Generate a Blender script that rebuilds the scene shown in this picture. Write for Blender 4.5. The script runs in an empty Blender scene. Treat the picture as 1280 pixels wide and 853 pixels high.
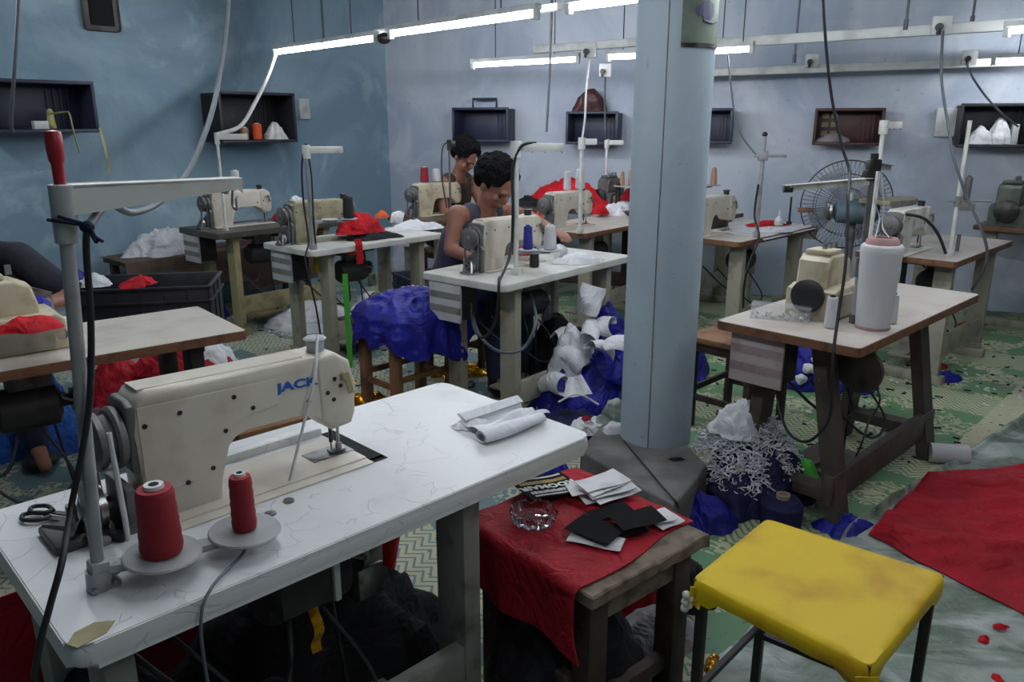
import bpy, bmesh, math, random
from mathutils import Vector, Matrix, noise
R = math.radians
random.seed(7)
SC = bpy.context.scene
COL = SC.collection

# ------------------------------------------------------------------ camera
CAM_H, PITCH, FPX = 1.50, R(15.593), 980.0
cam_d = bpy.data.cameras.new('camera'); cam = bpy.data.objects.new('camera', cam_d); COL.objects.link(cam)
cam.location = (0, 0, CAM_H); cam.rotation_euler = (math.pi/2 - PITCH, 0, 0)
cam_d.sensor_width = 36; cam_d.lens = 36*FPX/1280; cam_d.clip_start = .05; cam_d.clip_end = 60
SC.camera = cam
# ------------------------------------------------------------------ world, exposure
w = bpy.data.worlds.new('world'); SC.world = w; w.use_nodes = True
w.node_tree.nodes['Background'].inputs[0].default_value = (.55, .62, .75, 1)
w.node_tree.nodes['Background'].inputs[1].default_value = .05
SC.view_settings.view_transform = 'Standard'; SC.view_settings.look = 'None'
SC.view_settings.exposure = 0.15; SC.view_settings.gamma = 1; SC.view_settings.use_curve_mapping = False
SC.cycles.use_denoising = True
SC.cycles.max_bounces = 8; SC.cycles.diffuse_bounces = 4; SC.cycles.transparent_max_bounces = 12
SC.cycles.sample_clamp_indirect = 6
SC.cycles.use_light_tree = True
TUBE_POWER = 70.0

# ------------------------------------------------------------------ helpers: measuring
_F = Vector((0, math.cos(PITCH), -math.sin(PITCH))); _U = Vector((0, math.sin(PITCH), math.cos(PITCH)))
def ray(px, py):
    return _F + Vector((1, 0, 0))*((px-640)/FPX) - _U*((py-426.5)/FPX)
def at(px, py, z):
    """the real place on the level plane z that was measured at that spot of the photograph"""
    d = ray(px, py); t = (z-CAM_H)/d.z
    return Vector((d.x*t, d.y*t, z))
def far(px, py, y):
    d = ray(px, py); t = y/d.y
    return Vector((d.x*t, y, CAM_H+d.z*t))
class Frame:
    def __init__(s, x, y, deg, L=1.2, W=.57, H=.76):
        s.o = Vector((x, y, 0)); s.a = R(deg); s.L, s.W, s.H = L, W, H
        s.u = Vector((math.cos(s.a), math.sin(s.a), 0)); s.v = Vector((-s.u.y, s.u.x, 0))
    def __call__(s, x, y, z=0): return s.o + s.u*x + s.v*y + Vector((0, 0, z))
    def inv(s, p):
        d = Vector((p[0], p[1], 0)) - s.o; return (d.dot(s.u), d.dot(s.v))

# ------------------------------------------------------------------ helpers: materials
def srgb(r, g, b):
    f = lambda c: (c/255/12.92) if c/255 <= .04045 else ((c/255+.055)/1.055)**2.4
    return (f(r), f(g), f(b), 1)
class NT:
    def __init__(s, name):
        s.m = bpy.data.materials.new(name); s.m.use_nodes = True; s.t = s.m.node_tree
        s.b = s.t.nodes['Principled BSDF']; s.out = s.t.nodes['Material Output']
        s.tc = s.t.nodes.new('ShaderNodeTexCoord')
    def n(s, typ, **k):
        nd = s.t.nodes.new(typ)
        for a, v in k.items():
            if a.startswith('_'): setattr(nd, a[1:], v)
            else:
                i = int(a[1:]) if a[0] == 'i' and a[1:].isdigit() else a.replace('__', ' ')
                s.set(nd.inputs[i], v)
        return nd
    def set(s, inp, v):
        if hasattr(v, 'is_output') or isinstance(v, bpy.types.NodeSocket): s.t.links.new(v, inp)
        else: inp.default_value = v
    def math(s, op, a, b=0.0, c=0.0):
        nd = s.t.nodes.new('ShaderNodeMath'); nd.operation = op
        s.set(nd.inputs[0], a); s.set(nd.inputs[1], b); s.set(nd.inputs[2], c); return nd.outputs[0]
    def mix(s, f, a, b):
        nd = s.t.nodes.new('ShaderNodeMix'); nd.data_type = 'RGBA'
        s.set(nd.inputs[0], f); s.set(nd.inputs[6], a); s.set(nd.inputs[7], b); return nd.outputs[2]
    def noise(s, scale, detail=4, vec=None, dist=0, rough=.5):
        nd = s.t.nodes.new('ShaderNodeTexNoise'); nd.inputs['Scale'].default_value = scale; nd.inputs['Detail'].default_value = detail
        nd.inputs['Distortion'].default_value = dist; nd.inputs['Roughness'].default_value = rough
        s.t.links.new(vec or s.tc.outputs['Object'], nd.inputs['Vector']); return nd.outputs[0]
    def ramp(s, f, lo, hi):
        nd = s.t.nodes.new('ShaderNodeMapRange'); nd.clamp = True; nd.interpolation_type = 'SMOOTHSTEP'
        s.set(nd.inputs[0], f); nd.inputs[1].default_value = lo; nd.inputs[2].default_value = hi; return nd.outputs[0]
    def bump(s, h, strength=.3, dist=.01):
        nd = s.t.nodes.new('ShaderNodeBump'); nd.inputs['Strength'].default_value = strength; nd.inputs['Distance'].default_value = dist
        s.t.links.new(h, nd.inputs['Height']); s.t.links.new(nd.outputs[0], s.b.inputs['Normal'])
    def col(s, c): s.set(s.b.inputs['Base Color'], c)
def pm(name, rgb, rough=.5, metal=0.0, rgb2=None, scale=12, lo=.45, hi=.7, bump=0, bscale=60, spec=None, dist=0):
    t = NT(name); t.b.inputs['Roughness'].default_value = rough; t.b.inputs['Metallic'].default_value = metal
    if spec is not None: t.b.inputs['Specular IOR Level'].default_value = spec
    c1 = srgb(*rgb); c2 = srgb(*(rgb2 or [max(0, c*.86) for c in rgb]))
    t.col(t.mix(t.ramp(t.noise(scale, 5, dist=dist), lo, hi), c1, c2))
    if bump: t.bump(t.noise(bscale, 3), bump, .004)
    return t.m
M = {}
M['enamel'] = pm('cream_enamel', (204, 197, 184), .38, 0, (188, 178, 163), 9)
M['enamel_old'] = pm('old_cream_enamel', (196, 186, 160), .45, 0, (165, 152, 125), 14)
M['enamel_white'] = pm('white_enamel', (214, 212, 202), .4, 0, (190, 186, 172), 10)
M['enamel_olive'] = pm('olive_enamel', (150, 145, 118), .5, 0, (115, 110, 88), 12)
M['enamel_green'] = pm('dark_green_enamel', (78, 88, 74), .5, 0, (50, 56, 48), 12)
M['enamel_blue'] = pm('grey_blue_enamel', (92, 112, 122), .45, 0, (72, 88, 96), 8)
M['steel'] = pm('steel', (165, 165, 165), .3, .9, (110, 108, 105), 20)
M['dark_steel'] = pm('dark_steel', (70, 68, 68), .4, .7, (38, 36, 36), 20)
M['castiron'] = pm('cast_iron_grey', (105, 104, 104), .5, .3, (72, 70, 70), 14)
M['black'] = pm('black_plastic', (22, 22, 24), .45, 0, (34, 33, 34), 10)
M['black_paint'] = pm('black_paint', (26, 24, 24), .5, 0, (52, 44, 40), 18, .55, .75)
M['cable'] = pm('black_cable', (28, 29, 32), .5)
M['grey_cable'] = pm('grey_cable', (92, 98, 106), .55)
M['white_cable'] = pm('white_cable', (205, 205, 205), .5)
M['white_plastic'] = pm('white_plastic', (205, 207, 205), .45, 0, (180, 180, 176), 8)
M['grey_plastic'] = pm('grey_plastic', (168, 170, 172), .5, 0, (148, 149, 150), 8)
M['pole'] = pm('pole_grey', (160, 162, 163), .4, .1, (130, 130, 128), 12)
M['pole_white'] = pm('pole_white', (212, 212, 208), .45, 0, (180, 178, 170), 12)
M['red_plastic'] = pm('red_plastic', (150, 22, 36), .4, 0, (120, 14, 26), 20)
M['edge_wood'] = pm('brown_table_edge', (116, 78, 54), .6, 0, (86, 55, 38), 22, bump=.2)
M['laminate'] = pm('pale_laminate', (196, 190, 180), .42, 0, (178, 170, 158), 6)
M['laminate_pink'] = pm('worn_pale_laminate', (190, 182, 174), .4, 0, (165, 153, 143), 5, .4, .75)
M['laminate_white'] = pm('white_laminate', (206, 206, 200), .4, 0, (186, 184, 176), 7)
M['laminate_dark'] = pm('dark_laminate', (72, 68, 62), .45, 0, (110, 104, 94), 6, .5, .7)
M['leg_beige'] = pm('beige_leg_paint', (150, 146, 132), .55, 0, (120, 112, 96), 12, .5, .75)
M['leg_grey'] = pm('grey_leg_paint', (128, 128, 122), .55, 0, (92, 88, 80), 12, .5, .75)
M['leg_dark'] = pm('dark_brown_leg_paint', (72, 65, 58), .55, 0, (48, 42, 38), 12, .4, .75)
M['wood'] = pm('stool_wood', (128, 92, 62), .65, 0, (88, 60, 40), 10, bump=.3)
M['wood_dark'] = pm('dark_wood', (66, 52, 44), .65, 0, (40, 32, 28), 10, bump=.3)
M['wood_pale'] = pm('pale_wood', (160, 150, 112), .65, 0, (125, 112, 82), 10, bump=.3)
M['wood_worn'] = pm('worn_wood', (120, 106, 92), .8, 0, (78, 66, 56), 16, .4, .65, bump=.8, bscale=45)
M['concrete'] = pm('concrete', (112, 110, 108), .9, 0, (82, 79, 76), 6, .35, .7, bump=.6, bscale=25)
M['crate_black'] = pm('black_crate_plastic', (32, 32, 38), .5, 0, (46, 46, 54), 8)
M['crate_navy'] = pm('navy_crate_plastic', (40, 44, 66), .5, 0, (52, 56, 80), 8)
M['crate_brown'] = pm('maroon_crate_plastic', (70, 34, 34), .5, 0, (52, 26, 26), 8)
M['box_pink2'] = pm('box_mauve', (150, 132, 134), .5)
M['motor'] = pm('motor_black', (50, 50, 52), .5, .2, (34, 34, 36), 10)
M['box_grey'] = pm('box_light_grey', (190, 190, 192), .5, 0, (165, 163, 165), 6)
M['box_pink'] = pm('box_pink_grey', (172, 160, 160), .5, 0, (150, 136, 136), 6)
M['skin'] = pm('skin_brown', (142, 96, 78), .55, 0, (118, 76, 60), 9)
M['hair'] = pm('hair_black', (12, 11, 12), .9, 0, (20, 18, 19), 60, bump=.6, bscale=180, spec=.15)
M['tank'] = pm('grey_tank_top', (66, 66, 84), .85, 0, (52, 52, 68), 8, bump=.3)
M['tee_black'] = pm('black_tee_cloth', (22, 24, 34), .9, 0, (32, 34, 44), 8, bump=.3)
M['jeans'] = pm('jeans', (40, 50, 76), .9, 0, (28, 34, 54), 10, bump=.3)
M['cardboard'] = pm('cardboard', (150, 130, 105), .9)
M['yellow_vinyl'] = pm('yellow_vinyl', (216, 184, 26), .5, 0, (190, 146, 24), 4.5, .48, .68, bump=.35, bscale=14, spec=.3)
M['gold'] = pm('gold_foil', (205, 150, 30), .25, .8, (150, 95, 15), 30, bump=.6)
M['foam'] = pm('bead_white', (215, 215, 210), .6)
M['green'] = pm('green_cloth', (70, 170, 50), .6)
M['beige_cloth'] = pm('yellowish_cloth', (186, 180, 120), .85, 0, (150, 146, 96), 20)
M['brown_cloth'] = pm('brown_cloth', (98, 80, 70), .9, 0, (74, 60, 54), 6, bump=.3)
M['orange'] = pm('orange_cloth', (222, 92, 34), .8)
M['yellow'] = pm('yellow_plastic', (214, 190, 50), .5)
M['plate_hole'] = pm('dark_hole', (14, 14, 16), .9)
def cloth(name, rgb, rgb2=None, rough=.8, sheen=.0, wr=.38):
    t = NT(name); t.b.inputs['Roughness'].default_value = rough; t.b.inputs['Sheen Weight'].default_value = sheen
    t.col(t.mix(t.ramp(t.noise(7, 4), .4, .7), srgb(*rgb), srgb(*(rgb2 or [c*.8 for c in rgb]))))
    t.b.inputs['Specular IOR Level'].default_value = .3
    rid = t.math('ABSOLUTE', t.math('SUBTRACT', t.noise(7, 3, dist=1.8), .5))
    t.bump(t.math('ADD', t.math('MULTIPLY', rid, 2.2), t.math('MULTIPLY', t.noise(30, 3, dist=1), .25)), wr, .035); return t.m
M['red_cloth'] = cloth('red_cloth', (162, 16, 36), (140, 11, 28), .7)
M['red_bright'] = cloth('bright_red_cloth', (186, 18, 32), (150, 12, 24))
M['blue_cloth'] = cloth('royal_blue_cloth', (26, 30, 138), (18, 21, 100), .5)
M['navy_cloth'] = cloth('navy_cloth', (22, 24, 66), (15, 17, 46), .7)
M['sky_bag'] = cloth('blue_bag', (40, 100, 190), (24, 66, 140), .4)
M['white_cloth'] = cloth('white_cloth', (216, 216, 220), (196, 196, 204))
M['satin'] = cloth('white_satin', (220, 221, 226), (205, 206, 214), .35, 0, .15)
M['grey_cloth'] = cloth('grey_cloth', (150, 146, 148), (120, 116, 118))
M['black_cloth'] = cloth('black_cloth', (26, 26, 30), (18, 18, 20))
M['paper'] = pm('white_card', (214, 214, 216), .7)
M['black_card'] = pm('black_card', (17, 17, 19), .9, spec=.2)
M['print_white'] = pm('print_white', (220, 220, 215), .6)
M['print_gold'] = pm('print_gold', (170, 140, 60), .6)
M['print_blue'] = pm('print_blue', (28, 92, 176), .5)
M['print_violet'] = pm('print_violet', (82, 80, 112), .6)
M['poster'] = pm('poster_green', (112, 126, 112), .6, 0, (92, 104, 92), 10)
def thread_mat(name, rgb, rgb2):
    t = NT(name); t.b.inputs['Roughness'].default_value = .65
    wv = t.n('ShaderNodeTexWave', Vector=t.tc.outputs['Object'], Scale=90.0, Distortion=.6, _wave_type='BANDS', _bands_direction='Z')
    t.col(t.mix(wv.outputs[1], srgb(*rgb), srgb(*rgb2))); t.bump(wv.outputs[1], .35, .002); return t.m
M['thread_red'] = thread_mat('red_thread', (158, 16, 34), (112, 8, 22))
M['thread_white'] = thread_mat('white_thread', (208, 208, 212), (188, 188, 192))
M['thread_blue'] = thread_mat('blue_thread', (34, 42, 150), (22, 26, 110))
M['thread_black'] = thread_mat('black_thread', (26, 26, 30), (16, 16, 18))
M['thread_orange'] = thread_mat('orange_thread', (222, 90, 36), (186, 70, 26))
M['thread_tan'] = thread_mat('tan_thread', (176, 140, 112), (146, 112, 88))
def mk_glass():
    t = NT('clear_glass'); b = t.b; b.inputs['Base Color'].default_value = (.93, .93, .95, 1); b.inputs['Roughness'].default_value = .04
    b.inputs['Transmission Weight'].default_value = 1; b.inputs['IOR'].default_value = 1.48; return t.m
M['glass'] = mk_glass()
def mk_film(name, alpha, rgb, rough=.18, sc=9, rgb2=None):
    t = NT(name); b = t.b; b.inputs['Roughness'].default_value = rough
    mp = t.n('ShaderNodeMapping', Vector=t.tc.outputs['Object'], Scale=(1.0, 3.2, 1.0)); mp.inputs['Rotation'].default_value = (0, 0, R(35))
    t.col(t.mix(t.ramp(t.noise(2.2, 6, vec=mp.outputs[0], dist=.8), .4, .62), srgb(*(rgb2 or rgb)), srgb(*rgb))); n = t.noise(sc, 5, dist=1.5)
    t.set(b.inputs['Alpha'], t.math('ADD', t.math('MULTIPLY', t.ramp(n, .42, .7), alpha*.5), alpha*(.82 if alpha > .6 else .6)))
    t.bump(t.noise(22, 4, dist=2), .7, .012); return t.m
M['clear_box'] = mk_film('clear_box_plastic', .16, (225, 228, 230), .12, 4)
M['film'] = mk_film('clear_plastic_film', .85, (176, 186, 180), .20, 3, (108, 126, 112))  # pale streaks: glints on the crinkles put into the film colour
M['fan_plastic'] = mk_film('fan_blade_plastic', .5, (150, 152, 160), .3, 4)
def mk_tube():
    t = NT('tube_light'); t.t.nodes.remove(t.b)
    e = t.n('ShaderNodeEmission', Color=(.90, .95, 1, 1), Strength=TUBE_POWER); t.t.links.new(e.outputs[0], t.out.inputs[0]); return t.m
M['tube'] = mk_tube()
def mk_vinyl():
    t = NT('white_marbled_vinyl'); t.b.inputs['Roughness'].default_value = .33
    nz = t.n('ShaderNodeTexNoise', Vector=t.tc.outputs['Object'], Scale=7.0, Detail=2.0)
    v = t.n('ShaderNodeVectorMath', _operation='MULTIPLY_ADD', i0=nz.outputs[1], i1=(.12, .12, .12), i2=t.tc.outputs['Object'])
    vo = t.n('ShaderNodeTexVoronoi', _feature='DISTANCE_TO_EDGE', Vector=v.outputs[0], Scale=13.0)
    line = t.math('MULTIPLY', t.math('SUBTRACT', 1.0, t.ramp(vo.outputs[0], .008, .03)), t.ramp(t.noise(14, 2), .5, .56))
    base = t.mix(t.ramp(t.noise(5, 4), .5, .8), srgb(214, 215, 216), srgb(196, 197, 200))
    t.col(t.mix(t.math('MULTIPLY', line, .28), base, srgb(150, 150, 152)))
    t.bump(t.math('SUBTRACT', t.noise(4, 2), t.math('MULTIPLY', line, .25)), .4, .006); return t.m
M['vinyl'] = mk_vinyl()
def mk_wall(name, a, b, pale):
    t = NT(name); t.b.inputs['Roughness'].default_value = .75
    c = t.mix(t.ramp(t.noise(.8, 7, dist=.8, rough=.6), .36, .62), srgb(*a), srgb(*b))
    c = t.mix(t.math('MULTIPLY', t.ramp(t.noise(1.5, 7, dist=1.2, rough=.6), .52, .68), .55), c, srgb(*pale))
    sep = t.n('ShaderNodeSeparateXYZ', i0=t.tc.outputs['Object'])
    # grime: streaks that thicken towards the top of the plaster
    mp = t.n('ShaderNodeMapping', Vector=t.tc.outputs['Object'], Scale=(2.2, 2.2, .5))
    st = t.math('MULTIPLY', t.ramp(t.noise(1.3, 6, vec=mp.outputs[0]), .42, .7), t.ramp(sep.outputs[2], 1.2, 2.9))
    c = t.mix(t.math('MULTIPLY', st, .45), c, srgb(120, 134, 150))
    c = t.mix(t.math('MULTIPLY', t.ramp(t.noise(30, 3), .66, .74), .3), c, srgb(90, 104, 118))
    t.col(c); t.bump(t.noise(9, 6), .25, .01); return t.m
M['wall_teal_cast'] = mk_wall('plaster_teal_cast', (158, 183, 197), (126, 154, 172), (188, 206, 213))  # tealer than the back wall: tint of the lighting put into the colour
M['wall_lavender_cast'] = mk_wall('plaster_lavender_cast', (190, 197, 209), (164, 174, 192), (208, 213, 220))  # lavender tint of the lighting put into this wall's colour
M['pillar'] = mk_wall('pillar_paint', (170, 184, 195), (152, 167, 180), (188, 199, 205))
M['ceiling'] = pm('ceiling_plaster', (150, 156, 162), .9, 0, (120, 126, 134), 2)

def mk_floor():
    t = NT('woven_plastic_mat'); t.b.inputs['Roughness'].default_value = .62
    mp = t.n('ShaderNodeMapping', Vector=t.tc.outputs['Object']); mp.inputs['Rotation'].default_value = (0, 0, R(-46))
    s = t.n('ShaderNodeSeparateXYZ', i0=mp.outputs[0]); u, v = s.outputs[0], s.outputs[1]
    nz = t.noise(5, 2)
    ph = t.math('FRACT', t.math('DIVIDE', t.math('ADD', u, 20.27), 1.05))     # one mat strip across
    def band(lo, hi): return t.math('MULTIPLY', t.math('GREATER_THAN', ph, lo), t.math('LESS_THAN', ph, hi))
    cream = t.mix(nz, srgb(192, 190, 158), srgb(166, 166, 138))
    sx = t.n('ShaderNodeSeparateXYZ', i0=t.tc.outputs['Object']).outputs[0]; patch = t.math('SUBTRACT', 1.0, t.ramp(t.math('ADD', sx, t.noise(1.2, 2)), .7, 1.2))
    green = t.mix(patch, srgb(92, 132, 92), srgb(96, 122, 126))
    # floral rosettes in the green field
    k = 2*math.pi/.55
    wob = t.math('MULTIPLY', t.noise(7, 3, vec=mp.outputs[0]), 3.2)
    ros = t.math('ADD', t.math('MULTIPLY', t.math('SINE', t.math('MULTIPLY', v, k)), t.math('SINE', t.math('MULTIPLY', ph, 2*math.pi*2.0))), wob)
    pet = t.math('SINE', t.math('MULTIPLY', t.math('ADD', t.noise(9, 2, vec=mp.outputs[0]), t.math('MULTIPLY', ph, 1.0)), 46.0))
    ros = t.math('MULTIPLY', t.math('GREATER_THAN', ros, 1.55), t.math('GREATER_THAN', pet, -.35))
    # zigzag borders
    zz = t.math('PINGPONG', v, .045)
    st = t.math('SINE', t.math('MULTIPLY', t.math('ADD', t.math('MULTIPLY', ph, 1.05), zz), 170.0))
    bor = band(.62, .95); zl = t.math('MULTIPLY', bor, t.math('GREATER_THAN', st, .45))
    m = t.math('MAXIMUM', t.math('MULTIPLY', ros, t.math('SUBTRACT', 1.0, bor)), t.math('MULTIPLY', bor, t.math('SUBTRACT', 1.0, zl)))
    # squares of plain field between borders every few metres
    sq = t.math('GREATER_THAN', t.math('FRACT', t.math('DIVIDE', t.math('ADD', v, 20.0), 1.9)), .93)
    m = t.math('MAXIMUM', m, sq)
    c = t.mix(m, green, cream)
    c = t.mix(t.math('MULTIPLY', t.ramp(t.noise(2.2, 6), .5, .75), .6), c, srgb(92, 94, 86))   # trodden-in dirt
    c = t.mix(t.math('MULTIPLY', t.ramp(t.noise(38, 2), .66, .7), .7), c, srgb(60, 58, 60))
    t.col(c)
    wv = t.n('ShaderNodeTexWave', Vector=mp.outputs[0], Scale=60.0, _bands_direction='X')
    t.bump(t.math('ADD', wv.outputs[1], t.math('MULTIPLY', t.noise(3, 3), 3.0)), .25, .004); return t.m
M['floor'] = mk_floor()

# ------------------------------------------------------------------ helpers: meshes
class MB:
    def __init__(s): s.b = bmesh.new()
    def _tf(s, vs, m):
        if m is not None: bmesh.ops.transform(s.b, matrix=m, verts=vs)
        return s
    def box(s, x0, x1, y0, y1, z0, z1, bev=0, seg=2, m=None):
        r = bmesh.ops.create_cube(s.b, size=1); vs = r['verts']
        for v in vs: v.co = Vector((x0+(v.co.x+.5)*(x1-x0), y0+(v.co.y+.5)*(y1-y0), z0+(v.co.z+.5)*(z1-z0)))
        if bev:
            es = list({e for v in vs for e in v.link_edges})
            g = bmesh.ops.bevel(s.b, geom=es, offset=bev, segments=seg, affect='EDGES', profile=.5)
            vs = list({v for f in g['faces'] for v in f.verts})
            # include untouched faces
            st = set(vs); fr = list(vs)
            while fr:
                v = fr.pop()
                for e in v.link_edges:
                    o = e.other_vert(v)
                    if o not in st: st.add(o); fr.append(o)
            vs = list(st)
        return s._tf(vs, m)
    def beam(s, p0, p1, wx, wz, up=(0, 0, 1), bev=0):
        """a straight bar of section wx (sideways) by wz (upwards) between two points"""
        p0, p1 = Vector(p0), Vector(p1); d = p1-p0; L = d.length; z = d.normalized(); up = Vector(up)
        x = up.cross(z)
        if x.length < 1e-4: x = Vector((1, 0, 0))
        x.normalize(); y = z.cross(x)
        m = Matrix((x, y, z)).transposed().to_4x4(); m.translation = p0
        return s.box(-wx/2, wx/2, -wz/2, wz/2, 0, L, bev, m=m)
    def cyl(s, p0, p1, r0, r1=None, seg=16, cap=True):
        r1 = r0 if r1 is None else r1
        p0, p1 = Vector(p0), Vector(p1); d = p1-p0; z = d.normalized()
        x = z.orthogonal().normalized(); y = z.cross(x); rings = []
        for p, r in ((p0, r0), (p1, r1)):
            rings.append([s.b.verts.new(p + x*(r*math.cos(2*math.pi*i/seg)) + y*(r*math.sin(2*math.pi*i/seg))) for i in range(seg)])
        for i in range(seg): s.b.faces.new((rings[0][i], rings[0][(i+1) % seg], rings[1][(i+1) % seg], rings[1][i]))
        if cap: s.b.faces.new(rings[0][::-1]); s.b.faces.new(rings[1])
        return s
    def lathe(s, prof, c=(0, 0, 0), axis='z', seg=28, closed=False):
        c = Vector(c); rings = []
        ax = {'z': lambda r, h, a: Vector((r*math.cos(a), r*math.sin(a), h)), 'x': lambda r, h, a: Vector((h, r*math.cos(a), r*math.sin(a))),
              'y': lambda r, h, a: Vector((r*math.cos(a), h, r*math.sin(a)))}[axis]
        for r, h in prof:
            if r < 1e-6: rings.append([s.b.verts.new(c+ax(0, h, 0))]*seg)
            else: rings.append([s.b.verts.new(c+ax(r, h, 2*math.pi*i/seg)) for i in range(seg)])
        n = len(rings)
        for k in range(n if closed else n-1):
            a, b = rings[k], rings[(k+1) % n]
            for i in range(seg):
                vs = []
                for v in (a[i], a[(i+1) % seg], b[(i+1) % seg], b[i]):
                    if v not in vs: vs.append(v)
                if len(vs) > 2:
                    try: s.b.faces.new(vs)
                    except ValueError: pass
        return s
    def tube(s, pts, r, seg=8, smooth=True, r_end=None):
        P = [Vector(p) for p in pts]
        if smooth and len(P) > 2: P = catmull(P, 7)
        n = len(P); rings = []; x = None
        for i, p in enumerate(P):
            t = (P[min(i+1, n-1)]-P[max(i-1, 0)]).normalized()
            if x is None: x = t.orthogonal().normalized()
            x = (x - t*x.dot(t)).normalized(); y = t.cross(x)
            rr = r if r_end is None else r+(r_end-r)*i/(n-1)
            rings.append([s.b.verts.new(p + x*(rr*math.cos(2*math.pi*k/seg)) + y*(rr*math.sin(2*math.pi*k/seg))) for k in range(seg)])
        for i in range(n-1):
            for k in range(seg): s.b.faces.new((rings[i][k], rings[i][(k+1) % seg], rings[i+1][(k+1) % seg], rings[i+1][k]))
        s.b.faces.new(rings[0][::-1]); s.b.faces.new(rings[-1]); return s
    def prism(s, poly, d0, d1, plane='xy', bev=0):
        mp = {'xy': lambda a, b, d: Vector((a, b, d)), 'xz': lambda a, b, d: Vector((a, d, b)), 'yz': lambda a, b, d: Vector((d, a, b))}[plane]
        A = [s.b.verts.new(mp(a, b, d0)) for a, b in poly]; B = [s.b.verts.new(mp(a, b, d1)) for a, b in poly]; n = len(poly)
        fs = [s.b.faces.new(A[::-1]), s.b.faces.new(B)]
        for i in range(n): s.b.faces.new((A[i], A[(i+1) % n], B[(i+1) % n], B[i]))
        if bev:
            es = [e for f in fs for e in f.edges]
            bmesh.ops.bevel(s.b, geom=es, offset=bev, segments=3, affect='EDGES', profile=.5)
        return s
    def grid(s, fn, nu, nv, thick=0.0):
        V = [[s.b.verts.new(Vector(fn(i/nu, j/nv))) for j in range(nv+1)] for i in range(nu+1)]
        fs = [s.b.faces.new((V[i][j], V[i+1][j], V[i+1][j+1], V[i][j+1])) for i in range(nu) for j in range(nv)]
        if thick:
            bmesh.ops.recalc_face_normals(s.b, faces=fs)
            bmesh.ops.solidify(s.b, geom=fs, thickness=thick)
        return s
    def ball(s, c, r, sc=(1, 1, 1), sub=2):
        g = bmesh.ops.create_icosphere(s.b, subdivisions=sub, radius=r)
        for v in g['verts']: v.co = Vector((v.co.x*sc[0], v.co.y*sc[1], v.co.z*sc[2])) + Vector(c)
        return s
def catmull(P, k):
    out = []
    for i in range(len(P)-1):
        p0, p1, p2, p3 = P[max(i-1, 0)], P[i], P[i+1], P[min(i+2, len(P)-1)]
        for j in range(k):
            t = j/k
            out.append(.5*((2*p1) + (p2-p0)*t + (2*p0-5*p1+4*p2-p3)*t*t + (3*p1-p0-3*p2+p3)*t**3))
    out.append(P[-1]); return out
def mk(name, mb, mat, parent=None, label=None, smooth=35, kind=None):
    bmesh.ops.recalc_face_normals(mb.b, faces=mb.b.faces[:])
    me = bpy.data.meshes.new(name); mb.b.to_mesh(me); mb.b.free(); me.materials.append(M[mat] if isinstance(mat, str) else mat)
    if smooth:
        for p in me.polygons: p.use_smooth = True
        me.set_sharp_from_angle(angle=R(smooth))
    o = bpy.data.objects.new(name, me); COL.objects.link(o)
    if parent is not None: o.parent = parent
    if label: o['label'] = label
    if kind: o['kind'] = kind
    return o
def tag(o, label, cat, group=None, kind=None):
    o['label'] = label; o['category'] = cat
    if group: o['group'] = group
    if kind: o['kind'] = kind
    return o
def thing(name, label, cat, loc=(0, 0, 0), rz=0, group=None):
    o = bpy.data.objects.new(name, None); COL.objects.link(o); o.location = loc; o.rotation_euler = (0, 0, rz); o.empty_display_size = .05
    return tag(o, label, cat, group)
def place(o, loc, rz=0): o.location = loc; o.rotation_euler = (0, 0, rz); return o
def text_mesh(name, body, size, mat, parent, mw, depth=.0006, bold=.0, shear=0, wide=1.0):
    c = bpy.data.curves.new(name, 'FONT'); c.body = body; c.size = size; c.extrude = depth; c.offset = bold; c.shear = shear; c.align_x = 'CENTER'; c.align_y = 'CENTER'
    c.resolution_u = 3
    tmp = bpy.data.objects.new('tmp', c); COL.objects.link(tmp)
    dg = bpy.context.evaluated_depsgraph_get(); me = bpy.data.meshes.new_from_object(tmp.evaluated_get(dg)); bpy.data.objects.remove(tmp)
    for v in me.vertices: v.co.x *= wide
    me.materials.clear(); me.materials.append(M[mat]); o = bpy.data.objects.new(name, me); COL.objects.link(o); o.parent = parent; o.matrix_local = mw; return o
def fold(p, f=6, seed=0):
    q = Vector((p[0]*f+seed*7.3, p[1]*f-seed*3.1, (p[2] if len(p) > 2 else 0)*f+seed))
    w = Vector((noise.noise(q*.5), noise.noise(q*.5+Vector((9, 3, 1))), 0))*1.3
    a = 1-abs(noise.noise(q+w))*2.2; b = 1-abs(noise.noise((q+w)*2.3+Vector((5, 5, 5))))*2.2
    return a*.65+b*.35
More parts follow.
